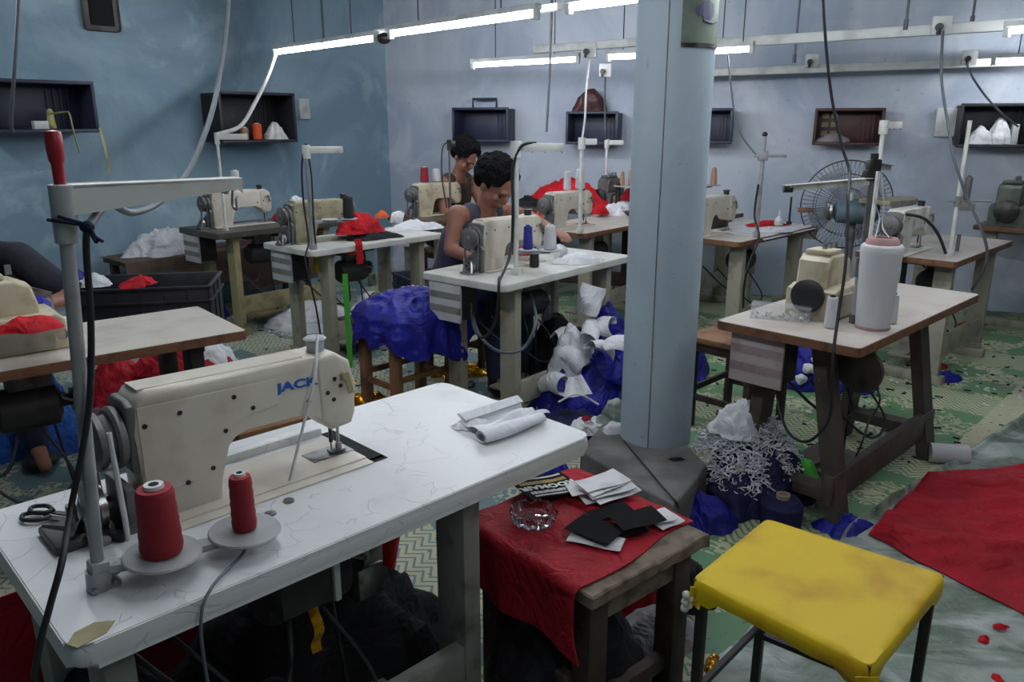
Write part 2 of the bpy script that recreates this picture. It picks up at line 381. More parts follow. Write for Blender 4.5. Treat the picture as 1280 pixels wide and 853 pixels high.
def heap_mb(rx, ry, h, seed=1, amp=.05, f=7, p=1.7, irr=.22, nr=26, nt=56, mb=None, c=(0, 0, 0)):
    """a crumpled mound of cloth: an irregular dome with ridged folds and a closed underside"""
    mb = mb or MB(); c = Vector(c); rings = []
    for i in range(nr+1):
        t = i/nr; row = []
        for j in range(nt):
            a = 2*math.pi*j/nt; e = Vector((math.cos(a), math.sin(a), 0))
            rr = 1+irr*noise.noise(e*1.5+Vector((seed*3.7, 0, 0)))*1.8+irr*.5*noise.noise(e*4+Vector((0, seed, 0)))
            x, y = rx*rr*t*e.x, ry*rr*t*e.y
            z = h*(1-t**p)*(1+.35*noise.noise(Vector((x*4, y*4, seed*2.2))))
            fd = fold((x, y, z), f, seed); z = max(.004, z + amp*fd*(1-t**6)*1.0)
            k = amp*.8*fold((x, y, z+3), f*.8, seed+5)*t
            row.append(mb.b.verts.new(c+Vector((x+e.x*k, y+e.y*k, z if t < 1 else .002))))
            if i == 0: row = [row[0]]*nt; break
        rings.append(row)
    for i in range(nr):
        for j in range(nt):
            vs = []
            for v in (rings[i][j], rings[i+1][j], rings[i+1][(j+1) % nt], rings[i][(j+1) % nt]):
                if v not in vs: vs.append(v)
            mb.b.faces.new(vs)
    mb.b.faces.new(rings[-1][::-1]); return mb
def garment(name, label, cat, loc, rx, ry, h, mat, seed, amp=.03, f=9, rz=0, group=None, **k):
    o = mk(name, heap_mb(rx, ry, h, seed, amp, f, **k), mat, smooth=70); place(o, loc, rz); return tag(o, label, cat, group)
def cable(name, label, pts, r, mat, cat='cable', group=None, seg=8):
    p0 = Vector(pts[0]); mb = MB().tube([Vector(p)-p0 for p in pts], r, seg); o = mk(name, mb, mat, smooth=80); o.location = p0; return tag(o, label, cat, group)

# ------------------------------------------------------------------ structure
HT = 3.2
C0 = Vector((-1.25, 8.2, 0)); BD = Vector((math.cos(R(20)), -math.sin(R(20)), 0)); LD = Vector((-math.cos(R(50)), -math.sin(R(50)), 0))
pA = C0+LD*9.6; pB = C0+BD*9; pD = Vector((4.6, -3.2, 0)); pE = Vector((-4.2, -3.4, 0))
o = mk('floor', MB().prism([(p.x, p.y) for p in (C0, pA, pE, pD, pB)], -.05, 0), 'floor', smooth=0, kind='structure')
o = mk('ceiling', MB().prism([(p.x, p.y) for p in (C0, pA, pE, pD, pB)], HT, HT+.05), 'ceiling', smooth=0, kind='structure')
def wall(name, a, b, mat):
    a, b = a.copy(), b.copy(); d = (b-a).normalized(); n = Vector((-d.y, d.x, 0)); mid = Vector((0, 2.5, 0))
    if (mid-a).dot(n) > 0: n = -n
    mk(name, MB().prism([(a.x, a.y), (b.x, b.y), ((b+n*.15).x, (b+n*.15).y), ((a+n*.15).x, (a+n*.15).y)], 0, HT), mat, smooth=0, kind='structure')
wall('wall_left', pA, C0, 'wall_teal_cast'); wall('wall_back', C0, pB, 'wall_lavender_cast'); wall('wall_right', pB, pD, 'wall_lavender_cast')
wall('wall_front', pD, pE, 'wall_lavender_cast'); wall('wall_near_left', pE, pA, 'wall_teal_cast')
BN = Vector((-math.sin(R(20)), -math.cos(R(20)), 0)); LN = Vector((math.sin(R(50)), -math.cos(R(50)), 0))
def onwall(px, py, which, off=0.0):
    n = BN if which == 'b' else LN; d = ray(px, py); t = ((C0-Vector((0, 0, CAM_H))+n*off).dot(n))/d.dot(n); return Vector((0, 0, CAM_H))+d*t
RZB, RZL = R(-20), R(50)

# pillar on its rough concrete plinth
PC = Vector((.615, 3.14, 0)); PR = .148
pil = thing('pillar', 'pale blue round concrete pillar in the middle of the room', 'pillar', PC)
pil['kind'] = 'structure'
mk('shaft', MB().lathe([(PR*1.0, .19), (PR, 1.0), (PR, 2.2), (PR, HT)], seg=48), 'pillar', pil)
pl = [at(724, 563, .2)-PC, at(842, 632, .2)-PC, at(884, 582, .2)-PC, at(815, 508, .2)-PC, at(752, 530, .2)-PC]
mb = MB(); mb.prism([(p.x, p.y) for p in pl], 0, .2, bev=.012)
bmesh.ops.subdivide_edges(mb.b, edges=mb.b.edges[:], cuts=2, use_grid_fill=True)
for v in mb.b.verts:
    if v.co.z > .02: v.co += Vector([.012*noise.noise(v.co*9+Vector((k*5, 0, 0))) for k in range(3)])
mk('plinth', mb, 'concrete', pil, 'rough grey concrete plinth', smooth=60)
sa = R(-112)
mk('seam', MB().tube([(math.cos(sa+.01*math.sin(z*5))*PR, math.sin(sa+.01*math.sin(z*5))*PR, z) for z in (.2, .6, 1.0, 1.4, 1.8, 2.2)], .0022, 5), 'castiron', pil)
# poster wrapped round the pillar top
def cylpt(a, z, r=PR+.003): return PC+Vector((math.cos(a)*r, math.sin(a)*r, z))
po = thing('poster', 'greyish green poster with a violet animal emblem on the pillar', 'poster', PC)
a0, a1 = R(-94), R(-22)
mk('sheet', MB().grid(lambda u, v: tuple(cylpt(a0+(a1-a0)*u, 1.765+.4*v)-PC), 14, 2, .0015), 'poster', po, smooth=60)
mk('bottom_band', MB().grid(lambda u, v: tuple(cylpt(a0+(a1-a0)*u, 1.76+.015*v, PR+.006)-PC), 14, 1, .001), 'dark_steel', po, smooth=60)
emb = [(.18, .40), (.19, .52), (.30, .56), (.38, .64), (.55, .66), (.72, .60), (.76, .48), (.74, .36), (.62, .33), (.60, .27), (.56, .34), (.46, .34), (.42, .29), (.38, .36), (.30, .36), (.27, .31), (.24, .38)]
def eb(u, v, r=PR+.0065):
    v = .40+(v-.27)*.42; u = .5+(u-.5)*.8
    return tuple(cylpt(a0+(a1-a0)*u, 1.765+.4*(v-.18), r)-PC)
mb = MB(); vs = [mb.b.verts.new(eb(u, v)) for u, v in emb]; mb.b.faces.new(vs); bmesh.ops.triangulate(mb.b, faces=mb.b.faces[:])
mk('emblem', mb, 'print_violet', po, smooth=0)
mk('emblem_stroke', MB().tube([eb(.4, .26), eb(.55, .23), eb(.7, .22), eb(.86, .26)], .003, 6), 'print_violet', po)

# ------------------------------------------------------------------ tube lights and trunking
def tube_light(a, b, label, hang=True, group='fluorescent tube lights'):
    a, b = Vector(a), Vector(b); c = (a+b)/2; d = b-a
    t = thing('tube_light', label, 'light', c, 0, group)
    la, lb = a-c, b-c; up = Vector((0, 0, .035))
    mk('tube', MB().cyl(la, lb, .0135, seg=10), 'tube', t)
    mk('batten', MB().beam(la+up-d.normalized()*.03, lb+up+d.normalized()*.03, .045, .03, bev=.004), 'white_plastic', t)
    for e, s in ((la, -1), (lb, 1)): mk('end_cap', MB().beam(e, e+d.normalized()*.03*s, .03, .055, bev=.004), 'white_plastic', t)
    if hang:
        for k in (.22, .8):
            p = la+(lb-la)*k+up; mk('hanger', MB().cyl(p, Vector((p.x, p.y, HT-c.z)), .004, seg=6), 'dark_steel', t)
    return t
ZT = 2.02
d1 = Vector((1, -1.02, 0)).normalized()
p = at(345, 66, ZT); q = at(468, 49, ZT); tube_light(p, q, 'leftmost glowing fluorescent tube, hung before the teal left wall')
p = at(490, 43, ZT); q = at(668, 18, ZT); tube_light(p, q, 'long glowing fluorescent tube at top centre, second of the front row')
p = at(714, 10, ZT); tube_light(p, p+d1*1.2, 'glowing fluorescent tube cut by the picture top just left of pillar')
# second row, on its trunking
r2a, r2b, r2c = far(593, 82, 6.55), far(937, 62, 5.35), at(1290, 30, ZT)
tube_light(r2a, far(720, 75, 6.1), 'glowing fluorescent tube over the two seated workers')
tube_light(far(762, 72, 5.95), far(840, 69, 5.66), 'short glowing tube piece ending behind the pillar on its left')
tube_light(far(893, 65, 5.50), far(937, 62, 5.35), 'short glowing tube piece just right of the pillar')
tube_light(far(1263, 39, 4.30), far(1360, 33, 4.0), 'glowing tube at right picture edge, upper of two')
tube_light(onwall(1245, 77, 'b', .55), onwall(1370, 74, 'b', .55), 'glowing tube at right picture edge, lower of two')
for k, (x, y, a) in enumerate([(-1.5, 2.75, -45), (-.42, 1.85, -45), (.75, .35, -45), (1.45, 3.0, -45), (2.4, 2.1, -45), (-3.1, 4.0, -45)]):
    dd = Vector((math.cos(R(a)), math.sin(R(a)), 0)); c = Vector((x, y, 2.2))
    tube_light(c-dd*.6, c+dd*.6, ['glowing tube overhead beyond the picture'][0], hang=False, group='tube lights overhead outside the picture')
def trunk(a, b, label, r=.028):
    a, b = Vector(a), Vector(b); o = mk('trunking', MB().beam(Vector((0, 0, 0)), b-a, .045, r*2, bev=.006), 'white_plastic'); o.location = a; return tag(o, label, 'trunking')
up = Vector((0, 0, .055))
trunk(far(668, 72, 6.3)+up, far(893, 57, 5.5)+up, 'white cable trunking over the workers, passing behind the pillar')
trunk(far(893, 59, 5.5)+up*.4, at(1300, 29, ZT), 'upper white cable trunking running from pillar to right edge', .03)
trunk(onwall(800, 94, 'b', .35), onwall(1300, 76, 'b', .35), 'lower white cable trunking along the back wall', .03)
trunk(at(470, 41, ZT+.05), at(700, 8, ZT+.05), 'white trunking just above the front row of tubes', .018)
def socket(loc, rz, label, plug=True):
    t = thing('socket', label, 'socket', loc, rz)
    mk('plate', MB().box(-.05, .05, -.02, .02, -.05, .05, .005), 'white_plastic', t)
    if plug: mk('plug', MB().cyl((-.015, -.02, -.01), (-.015, -.05, -.01), .02).cyl((-.015, -.04, -.01), (-.018, -.045, -.05), .01), 'black', t)
S1 = far(1177, 32, 4.66); socket(S1, RZB, 'white socket with black plug on the upper trunking at right')
S2 = far(737, 63, 6.0); socket(S2, RZB, 'white socket with black plug just left of the pillar')
S3 = onwall(1015, 76, 'b', .40); socket(S3, RZB, 'white socket without plug on the lower trunking')
S4 = onwall(1212, 72, 'b', .42); socket(S4, RZB, 'white socket with plug on the lower trunking at right')
S5 = far(757, 88, 6.6); socket(S5, RZB, 'small white socket left of pillar, below the tube row')
o = mk('junction', MB().ball((0, 0, 0), .04, (1.2, 1, .9)), 'black', smooth=60); o.location = at(480, 48, ZT); tag(o, 'black taped wire joint between the two front tubes', 'wire joint')
for k, (px, y0, yy, lb) in enumerate([(993, 75, 6.1, 'thin dark hanging rod holding the lower trunking'), (1132, 33, 4.9, 'dark hanging rod left of the upper trunking socket'), (1215, 28, 5.4, 'dark hanging rod near the right picture edge'), (405, 55, 5.9, 'grey hanging rod of the leftmost tube')]):
    p = far(px, y0, yy); o = mk('hanging_rod', MB().cyl((0, 0, 0), (0, 0, HT-p.z), .008, seg=8).cyl((0, 0, -.02), (0, 0, .04), .014, seg=8), 'grey_cable'); o.location = p; tag(o, lb, 'rod')

# ------------------------------------------------------------------ wall crates
def wall_crate(box, which, label, mat, depth=.28, slots=True, tilt=0):
    x0, y0, x1, y1 = box
    if which == 'b': rz = RZB
    else: rz = RZL
    pl_, pr_ = onwall(x0, (y0+y1)/2, which, depth), onwall(x1, (y0+y1)/2, which, depth)
    W = (pr_-pl_).length; c = (pl_+pr_)/2; H = (onwall((x0+x1)/2, y0, which, depth)-onwall((x0+x1)/2, y1, which, depth)).z
    zb = onwall((x0+x1)/2, y1, which, depth).z
    n = BN if which == 'b' else LN
    loc = c - n*depth; loc.z = zb
    t = thing('wall_crate', label, 'crate', loc, rz)
    w, d, th = W/2, depth, .012
    mk('back_panel', MB().box(-w, w, -.014, -.002, 0, H, .002), mat, t)
    for nm, b in (('bottom_panel', (-w, w, -d, -.014, 0, th)), ('top_panel', (-w, w, -d, -.014, H-th, H)), ('side_panel', (-w, -w+th, -d, -.014, th, H-th)), ('side_panel', (w-th, w, -d, -.014, th, H-th))):
        mk(nm, MB().box(*b, .002), mat, t)
    mb = MB()
    for b in ((-w-.012, w+.012, -.012, .012), (-w-.012, w+.012, H-.012, H+.012)): mb.box(b[0], b[1], -d-.012, -d+.012, b[2], b[3], .005)
    for s in (-1, 1): mb.box(s*w-.012, s*w+.012, -d-.012, -d+.012, 0, H, .005)
    mk('rim', mb, mat, t)
    if slots:
        for k in range(4): mk('rib', MB().box(w*.35+k*w*.14, w*.35+k*w*.14+.01, -.024, -.014, .03, H-.03), mat, t)
    return t, W, H
cr1, W1, H1 = wall_crate((-14, 102, 118, 164), 'l', 'navy plastic crate on the left wall at the picture edge', 'crate_navy')
cr2, W2, H2 = wall_crate((276, 117, 368, 177), 'l', 'black plastic crate with orange spool beside white switch', 'crate_black')
cr3, W3, H3 = wall_crate((567, 136, 634, 176), 'b', 'navy crate with tall handle above the far seated worker', 'crate_navy', .22)
cr4, W4, H4 = wall_crate((709, 141, 771, 179), 'b', 'dark crate on back wall just left of pillar, red bundle on top', 'crate_navy', .22)
cr5, W5, H5 = wall_crate((858, 137, 914, 178), 'b', 'dark crate on back wall half hidden by the pillar', 'crate_navy', .22)
cr6, W6, H6 = wall_crate((1019, 137, 1103, 180), 'b', 'maroon plastic crate on the back wall', 'crate_brown', .22)
cr7, W7, H7 = wall_crate((1200, 131, 1310, 183), 'b', 'black crate with white bags at the right picture edge', 'crate_black', .28)
mk('handle', MB().tube([(-.12, -.1, H3), (-.12, -.1, H3+.09), (.12, -.1, H3+.09), (.12, -.1, H3)], .012, 6, smooth=False), 'crate_navy', cr3)
for k in range(3):
    for j in range(2): mk('slot_window', MB().box(-W6/2+.05+j*.07, -W6/2+.10+j*.07, -.018, -.013, .06+k*.07, .10+k*.07), 'wood_pale', cr6)
def incrate(cr, x, y, z): return cr.matrix_basis @ Vector((x, y, z))
for cr in (cr1, cr2, cr3, cr4, cr5, cr6, cr7): cr.matrix_basis = Matrix.Translation(cr.location) @ Matrix.Rotation(cr.rotation_euler.z, 4, 'Z')

def cone(label, loc, h=.13, r0=.033, r1=.026, mat='thread_red', core='white_plastic', group=None, name='thread_cone', seg=28):
    t = thing(name, label, 'thread cone', loc, 0, group)
    pr = [(r0*.6, .0), (r0*.93, .003), (r0, .012)]
    for k in range(1, 12):
        u = k/12; pr.append((r0+(r1-r0)*u + .0006*math.sin(k*2.4), .012+(h-.022)*u))
    pr += [(r1*1.0, h-.008), (r1*.9, h-.001), (r1*.5, h)]
    mk('thread', MB().lathe(pr, seg=seg), mat, t, smooth=50)
    mk('core', MB().lathe([(r1*.28, h-.01), (r1*.28, h+.006), (r1*.52, h+.006), (r1*.56, h-.004)], seg=20), core, t)
    mk('core_hole', MB().cyl((0, 0, h-.008), (0, 0, h+.0065), r1*.27, seg=14), 'plate_hole', t)
    return t
cone('orange thread spool in the black wall crate', incrate(cr2, 0.02, -.2, .012), .13, .04, .04, 'thread_orange')
garment('plastic_bag', 'clear crumpled plastic bag in the black wall crate', 'bag', incrate(cr2, .2, -.18, .012), .10, .07, .12, 'foam', 21, .02)
cone('small tan thread spool left in the black wall crate', incrate(cr2, -.1, -.2, .012), .1, .035, .035, 'thread_tan')
o = mk('small_box', MB().box(-.045, .045, -.03, .03, 0, .055, .004), 'white_plastic'); place(o, incrate(cr1, -.02, -.22, .012), RZL); tag(o, 'small white box in the navy crate at left edge', 'box')
cone('yellowish thread spool in the navy crate at left edge', incrate(cr1, .09, -.12, .012), .13, .03, .02, 'beige_cloth')
o = mk('ribbon', MB().grid(lambda u, v: (.015*v+.03*u, -.012*math.sin(u*4), -.32*u), 14, 1, .001), 'beige_cloth'); place(o, incrate(cr1, .33, -.295, .02), RZL); tag(o, 'thin yellow ribbon hanging from the left wall crate', 'ribbon')
garment('plastic_bag', 'white plastic bag in right edge crate, left of two', 'bag', incrate(cr7, -.13, -.2, .012), .09, .07, .11, 'white_cloth', 22, .03)
garment('plastic_bag', 'white plastic bag in right edge crate, right of two', 'bag', incrate(cr7, -.0, -.18, .012), .08, .07, .17, 'white_cloth', 23, .03)
o = mk('grey_box', MB().box(-.02, .02, -.1, .1, 0, .15, .003), 'grey_plastic'); place(o, incrate(cr7, .1, -.13, .012), RZB); tag(o, 'grey carton standing in the right edge crate', 'box')
garment('bundle', 'brown bundle of cloth on top of the dark crate left of pillar', 'bundle', incrate(cr4, -.05, -.13, H4+.012), .15, .07, .20, 'crate_brown', 24, .03)
garment('cloth_piece', 'grey cloth lying in the maroon crate', 'cloth', incrate(cr6, -.1, -.12, .012), .14, .07, .06, 'grey_cloth', 25, .02)
o = mk('light_switch', MB().box(-.055, .055, -.03, 0, -.09, .09, .006).box(-.018, .018, -.038, -.03, -.02, .02, .003), 'white_plastic'); place(o, onwall(379, 136, 'l', .0), RZL); o.location = onwall(379, 136, 'l', .01); tag(o, 'white switch box on the left wall beside the black crate', 'switch')
o = mk('meter_box', MB().box(-.09, .09, -.06, 0, -.11, .11, .008), 'white_plastic'); place(o, onwall(1184, 153, 'b', .005), RZB); tag(o, 'small white box on back wall left of the right crate', 'box')
# hole high on the left wall
t = thing('vent_hole', 'dark square vent opening high on the left wall', 'vent', onwall(125, 16, 'l', .002), RZL)
mk('frame', MB().box(-.13, .13, -.02, 0, -.13, .16, .03), 'concrete', t); mk('opening', MB().box(-.085, .085, -.026, -.015, -.09, .12, .01), 'plate_hole', t)

# ------------------------------------------------------------------ furniture builders
def rrect(x0, x1, y0, y1, r, n=5):
    out = []
    for cx, cy, a in ((x1-r, y0+r, -90), (x1-r, y1-r, 0), (x0+r, y1-r, 90), (x0+r, y0+r, 180)):
        for k in range(n+1): a_ = R(a+90*k/n); out.append((cx+r*math.cos(a_), cy+r*math.sin(a_)))
    return out
def table(fr, label, top='laminate', edge='edge_wood', leg='leg_beige', style='H', th=.032, box='box_grey', motor=True, r=.03, bev=.004, cbx=.03, group=None, beam_z=.16, lx=(.17, .17), detail_under=True):
    L, W, H = fr.L, fr.W, fr.H
    t = thing('sewing_table', label, 'table', fr(0, 0, 0), fr.a, group)
    mk('tabletop', MB().prism(rrect(0, L, 0, W, r), H-th, H-.0015, bev=bev), edge, t)
    mk('laminate', MB().prism(rrect(.003, L-.003, .003, W-.003, r), H-.003, H, bev=0), top, t)
    zt = H-th
    for s, x in ((0, lx[0]), (1, L-lx[1])):
        if style == 'H':     # channel post under each end with a long foot
            y0, y1 = .10, W-.09
            for yy in (y0, y1):
                lg = mk('leg', MB().box(x-.024, x+.024, yy-.05, yy+.05, .05, zt-.02, .003), leg, t)
                for zz in (.14, .22, .40, .45, zt-.12): mk('bolt', MB().cyl((x+.024, yy-.02, zz), (x+.031, yy-.02, zz), .009, seg=8), 'dark_steel', lg)
            mk('foot', MB().box(x-.03, x+.03, .02, W-.01, 0, .055, .006), leg, t)
            mk('top_rail', MB().box(x-.026, x+.026, .04, W-.04, zt-.03, zt-.0005, .003), leg, t)
        else:                # A frame, legs meeting under the middle
            for y0, y1 in ((.07, .20), (W-.10, W-.16)):
                mk('leg', MB().beam((x, y0, .0), (x, y1, zt-.02), .10, .05, up=(0, 1, 0)), leg, t)
            mk('top_rail', MB().box(x-.05, x+.05, .12, W-.12, zt-.03, zt-.0005, .003), leg, t)
            mk('foot', MB().box(x-.04, x+.04, .08, W-.08, .1, .15, .004), leg, t)
    xa, xb = (lx[0]-.07, L-lx[1]+.07) if style != 'H' else (lx[0], L-lx[1])
    yb = .08 if style != 'H' else .055
    mk('crossbeam', MB().box(xa, xb, yb-.0, yb+.035, beam_z, beam_z+.12, .003), leg, t)
    if motor:
        mo = mk('motor', MB().lathe([(0, -.13), (.06, -.13), (.075, -.11), (.078, 0), (.075, .06), (.05, .075), (.02, .08), (.02, .12), (0, .12)], axis='x', seg=24), 'motor', t); mo.location = (L*.45, W*.45, zt-.17)
        mk('bracket', MB().box(L*.45-.08, L*.45+.06, W*.45-.03, W*.45+.03, zt-.10, zt-.001, .004), 'castiron', t)
        mk('belt_pulley', MB().lathe([(.0, 0), (.045, 0), (.038, .008), (.045, .016), (0, .016)], (L*.45+.11, W*.45, zt-.17), 'x', 20), 'steel', t)
    if motor and detail_under:
        mk('treadle', MB().box(L*.45-.16, L*.45+.16, W*.35, W*.35+.22, .07, .085, .003).box(L*.45-.16, L*.45+.16, W*.35+.10, W*.35+.115, .085, .10), leg, t)
        mk('treadle_rod', MB().cyl((L*.45+.10, W*.5, .085), (L*.45+.04, W*.45, zt-.2), .005, seg=6), 'dark_steel', t)
        mk('drive_belt', MB().tube([(L*.45+.119, W*.45-.04, zt-.17), (L*.45-.2, W*.5, zt+.0)], .005, 6).tube([(L*.45+.119, W*.45+.04, zt-.17), (L*.45-.2, W*.6, zt+.0)], .005, 6), 'leg_grey', t)
        mk('motor_cable', MB().tube([(L*.40, W*.45, zt-.24), (L*.34, W*.3, zt-.36), (L*.22, W*.4, zt-.33), (L*.12, W*.6, zt-.18)], .006, 6).tube([(L*.45, W*.38, zt-.24), (L*.5, W*.2, zt-.42), (L*.36, W*.2, zt-.45), (L*.2, W*.5, zt-.2)], .005, 6), 'cable', t)
        mk('knee_lever', MB().beam((L*.56, W*.55, zt-.02), (L*.58, W*.5, zt-.24), .018, .01).box(L*.55, L*.61, W*.44, W*.46, zt-.30, zt-.22, .004), 'steel', t)
        mk('lever_spring', MB().tube([(L*.62+.008*math.cos(k*1.5), W*.5+.008*math.sin(k*1.5), zt-.04-k*.005) for k in range(24)], .0015, 4, smooth=False), 'steel', t)
        mk('oil_pan', MB().prism([(L*.28, zt-.001), (L*.28, zt-.045), (L*.33, zt-.06), (L*.60, zt-.06), (L*.64, zt-.045), (L*.64, zt-.001)], W*.45, W*.80, 'xz'), 'dark_steel', t)
    if box:
        b = mk('control_box', MB().box(cbx, cbx+.13, W-.26, W-.06, zt-.19, zt-.002, .006), 'black', t)
        fa = mk('front_cover', MB().box(cbx-.012, cbx+.002, W-.27, W-.05, zt-.20, zt-.004, .004), box, b)
        mk('label_band', MB().box(cbx-.0135, cbx-.011, W-.268, W-.052, zt-.085, zt-.05).box(cbx-.0135, cbx-.011, W-.268, W-.052, zt-.155, zt-.12), 'leg_grey' if box == 'box_grey' else 'box_pink2', b)
    return t
def lockstitch(fr, x, y, label, body='enamel', detail=False, group=None):
    """back of a flat-bed machine: pillar at -x, needle head at +x, origin on the table top"""
    t = thing('sewing_machine', label, 'sewing machine', fr(x, y, fr.H), fr.a, group)
    t.scale = (.95, .95, .93)
    prof = [(-.25, 0), (-.255, .20), (-.25, .262), (-.238, .278), (-.22, .284), (.16, .274), (.205, .266), (.232, .245), (.24, .2), (.242, .115), (.232, .088), (.185, .085), (.165, .105), (.14, .145), (.11, .158), (-.03, .160), (-.06, .150), (-.08, .13), (-.09, .10), (-.092, 0)]
    b = mk('body', MB().prism(prof, -.05, .05, 'xz', bev=.012), body, t, smooth=50)
    mk('top_cover', MB().prism([(-.235, .27), (-.235, .2865), (.13, .2785), (.13, .262)], -.03, .036, 'xz', bev=.004), body, t)
    mk('head_swell', MB().prism([(.155, .12), (.15, .272), (.2, .277), (.238, .25), (.246, .2), (.247, .12), (.235, .092), (.185, .09)], -.056, .058, 'xz', bev=.012), body, t, smooth=50)
    mk('bed', MB().box(-.25, .25, -.085, .085, .0005, .008, .003), body, t)
    mk('needle_plate', MB().box(.14, .25, -.03, .03, .008, .0095, 0).cyl((.17, -.0, .009), (.17, 0, .0105), .028), 'steel', t)
    mk('needle_bar', MB().cyl((.205, 0, .035), (.205, 0, .09), .005, seg=8).cyl((.205, 0, .012), (.205, 0, .036), .0016, seg=6), 'dark_steel', t)
    mk('presser_foot', MB().cyl((.218, -.012, .03), (.218, -.012, .09), .004, seg=8).box(.195, .235, -.018, .006, .0105, .016, .002).box(.212, .224, -.018, -.006, .016, .034, .002), 'steel', t)
    hw = mk('handwheel', MB().lathe([(0, -.262), (.022, -.262), (.03, -.258), (.05, -.266), (.062, -.27), (.064, -.282), (.058, -.288), (.05, -.287), (.047, -.300), (.058, -.306), (.06, -.318), (.05, -.324), (.02, -.326), (.012, -.334), (0, -.334)], (0, 0, .19), 'x', 28), 'castiron', t)
    mk('shaft_housing', MB().prism([(-.045, .12), (-.05, .26), (-.03, .27), (.03, .27), (.05, .26), (.045, .12)], -.2665, -.248, 'yz', bev=.006), 'castiron', t)
    sc = [(-.235, .075), (-.235, .215), (-.165, .225), (-.05, .23), (-.075, .16), (-.165, .07), (-.11, .085), (-.01, .195), (.125, .175), (.172, .185), (.192, .215), (.187, .165), (.207, .195)]
    if not detail: sc = sc[1:4]+sc[8:11]
    for sx, sz in sc:
        yy = -.0565 if sx > .15 else -.0525
        mk('screw', MB().cyl((sx, yy+.004, sz), (sx, yy-.0015, sz), .0052, seg=10), 'black', t)
    mk('cover_plate', MB().prism([(-.246, .065), (-.246, .255), (.05, .247), (.05, .188), (-.02, .182), (-.065, .165), (-.085, .085), (-.12, .068)], -.0525, -.05, 'xz', bev=.001), body, t)
    if not detail:
        wd = mk('winder', MB().lathe([(0, -.335), (.032, -.335), (.032, -.322), (0, -.322)], (0, -.02, .045), 'x', 18).box(-.36, -.28, -.05, .03, .001, .014, .003).cyl((-.35, -.05, .01), (-.33, -.03, .07), .007, seg=8).beam((-.36, .0, .02), (-.31, .04, .075), .008, .012), 'steel', t)
        for q in range(5): mk('winder_hole', MB().cyl((-.3365, -.02+.019*math.cos(q*1.257), .045+.019*math.sin(q*1.257)), (-.334, -.02+.019*math.cos(q*1.257), .045+.019*math.sin(q*1.257)), .006, seg=8), 'plate_hole', wd)
        mk('drive_belt', MB().tube([(-.297, -.05, .19), (-.298, -.045, .05), (-.299, -.04, .002)], .005, 6).tube([(-.297, .05, .19), (-.298, .045, .05), (-.299, .04, .002)], .005, 6), 'grey_cable', t)
        mk('belt_guard', MB().prism([(-.055, 0), (-.07, .13), (-.05, .15), (-.02, .12), (.05, .08), (.06, 0)], -.283, -.268, 'yz', bev=.003), 'castiron', t)
    mk('tension_post', MB().cyl((.215, -.058, .22), (.215, -.07, .22), .009, seg=12).beam((.217, -.066, .225), (.228, -.068, .175), .008, .012), 'wood_pale' if detail else 'steel', t)
    mk('thread_guide', MB().lathe([(0, .262), (.022, .262), (.02, .285), (.022, .300), (.027, .305), (.022, .309), (0, .309)], (.18, 0, 0), 'z', 20), 'grey_plastic' if detail else 'dark_steel', t)
    return t
def overlock(fr, x, y, label, body='enamel_old', wheel='black', s=1.0, rz=0, group=None):
    t = thing('overlock_machine', label, 'overlock machine', fr(x, y, fr.H), fr.a+rz, group)
    m = lambda *a: tuple(v*s for v in a)
    mk('base_casing', MB().prism([m(-.15, 0), m(-.15, .11), m(-.10, .125), m(.12, .125), m(.15, .10), m(.15, 0)], -.10*s, .10*s, 'xz', bev=.01*s), body, t)
    mk('upper_casing', MB().prism([m(-.13, .12), m(-.12, .22), m(-.09, .245), m(.02, .24), m(.07, .215), m(.085, .15), m(.085, .12)], -.055*s, .075*s, 'xz', bev=.012*s), body, t)
    mk('front_cover', MB().box(*m(-.11, .11, -.112, -.098, .012, .10), .005), 'leg_beige', t)
    mk('top_lid', MB().box(*m(-.10, .0, -.045, .06, .243, .262), .006), body, t)
    mk('handwheel', MB().lathe([(0, -.152*s), (.05*s, -.152*s), (.065*s, -.16*s), (.065*s, -.178*s), (.045*s, -.186*s), (0, -.186*s)], (0, 0, .09*s), 'x', 24), wheel, t)
    for k in range(3): mk('tension_knob', MB().cyl(m(-.06+.04*k, .0, .255), m(-.06+.04*k, .0, .285), .010*s, seg=10), 'steel', t)
    mk('needle_plate', MB().box(*m(.09, .19, -.05, .08, .10, .108), .002), 'steel', t)
    mk('presser_arm', MB().beam(m(.05, .05, .20), m(.14, .05, .16), .018*s, .02*s).cyl(m(.14, .05, .16), m(.14, .05, .11), .004*s, seg=8), 'steel', t)
    mk('looper_guard', MB().lathe([(0, 0), (.02*s, 0), (.022*s, .012*s), (0, .012*s)], m(.13, -.10, .05), 'y', 12), 'steel', t)
    return t
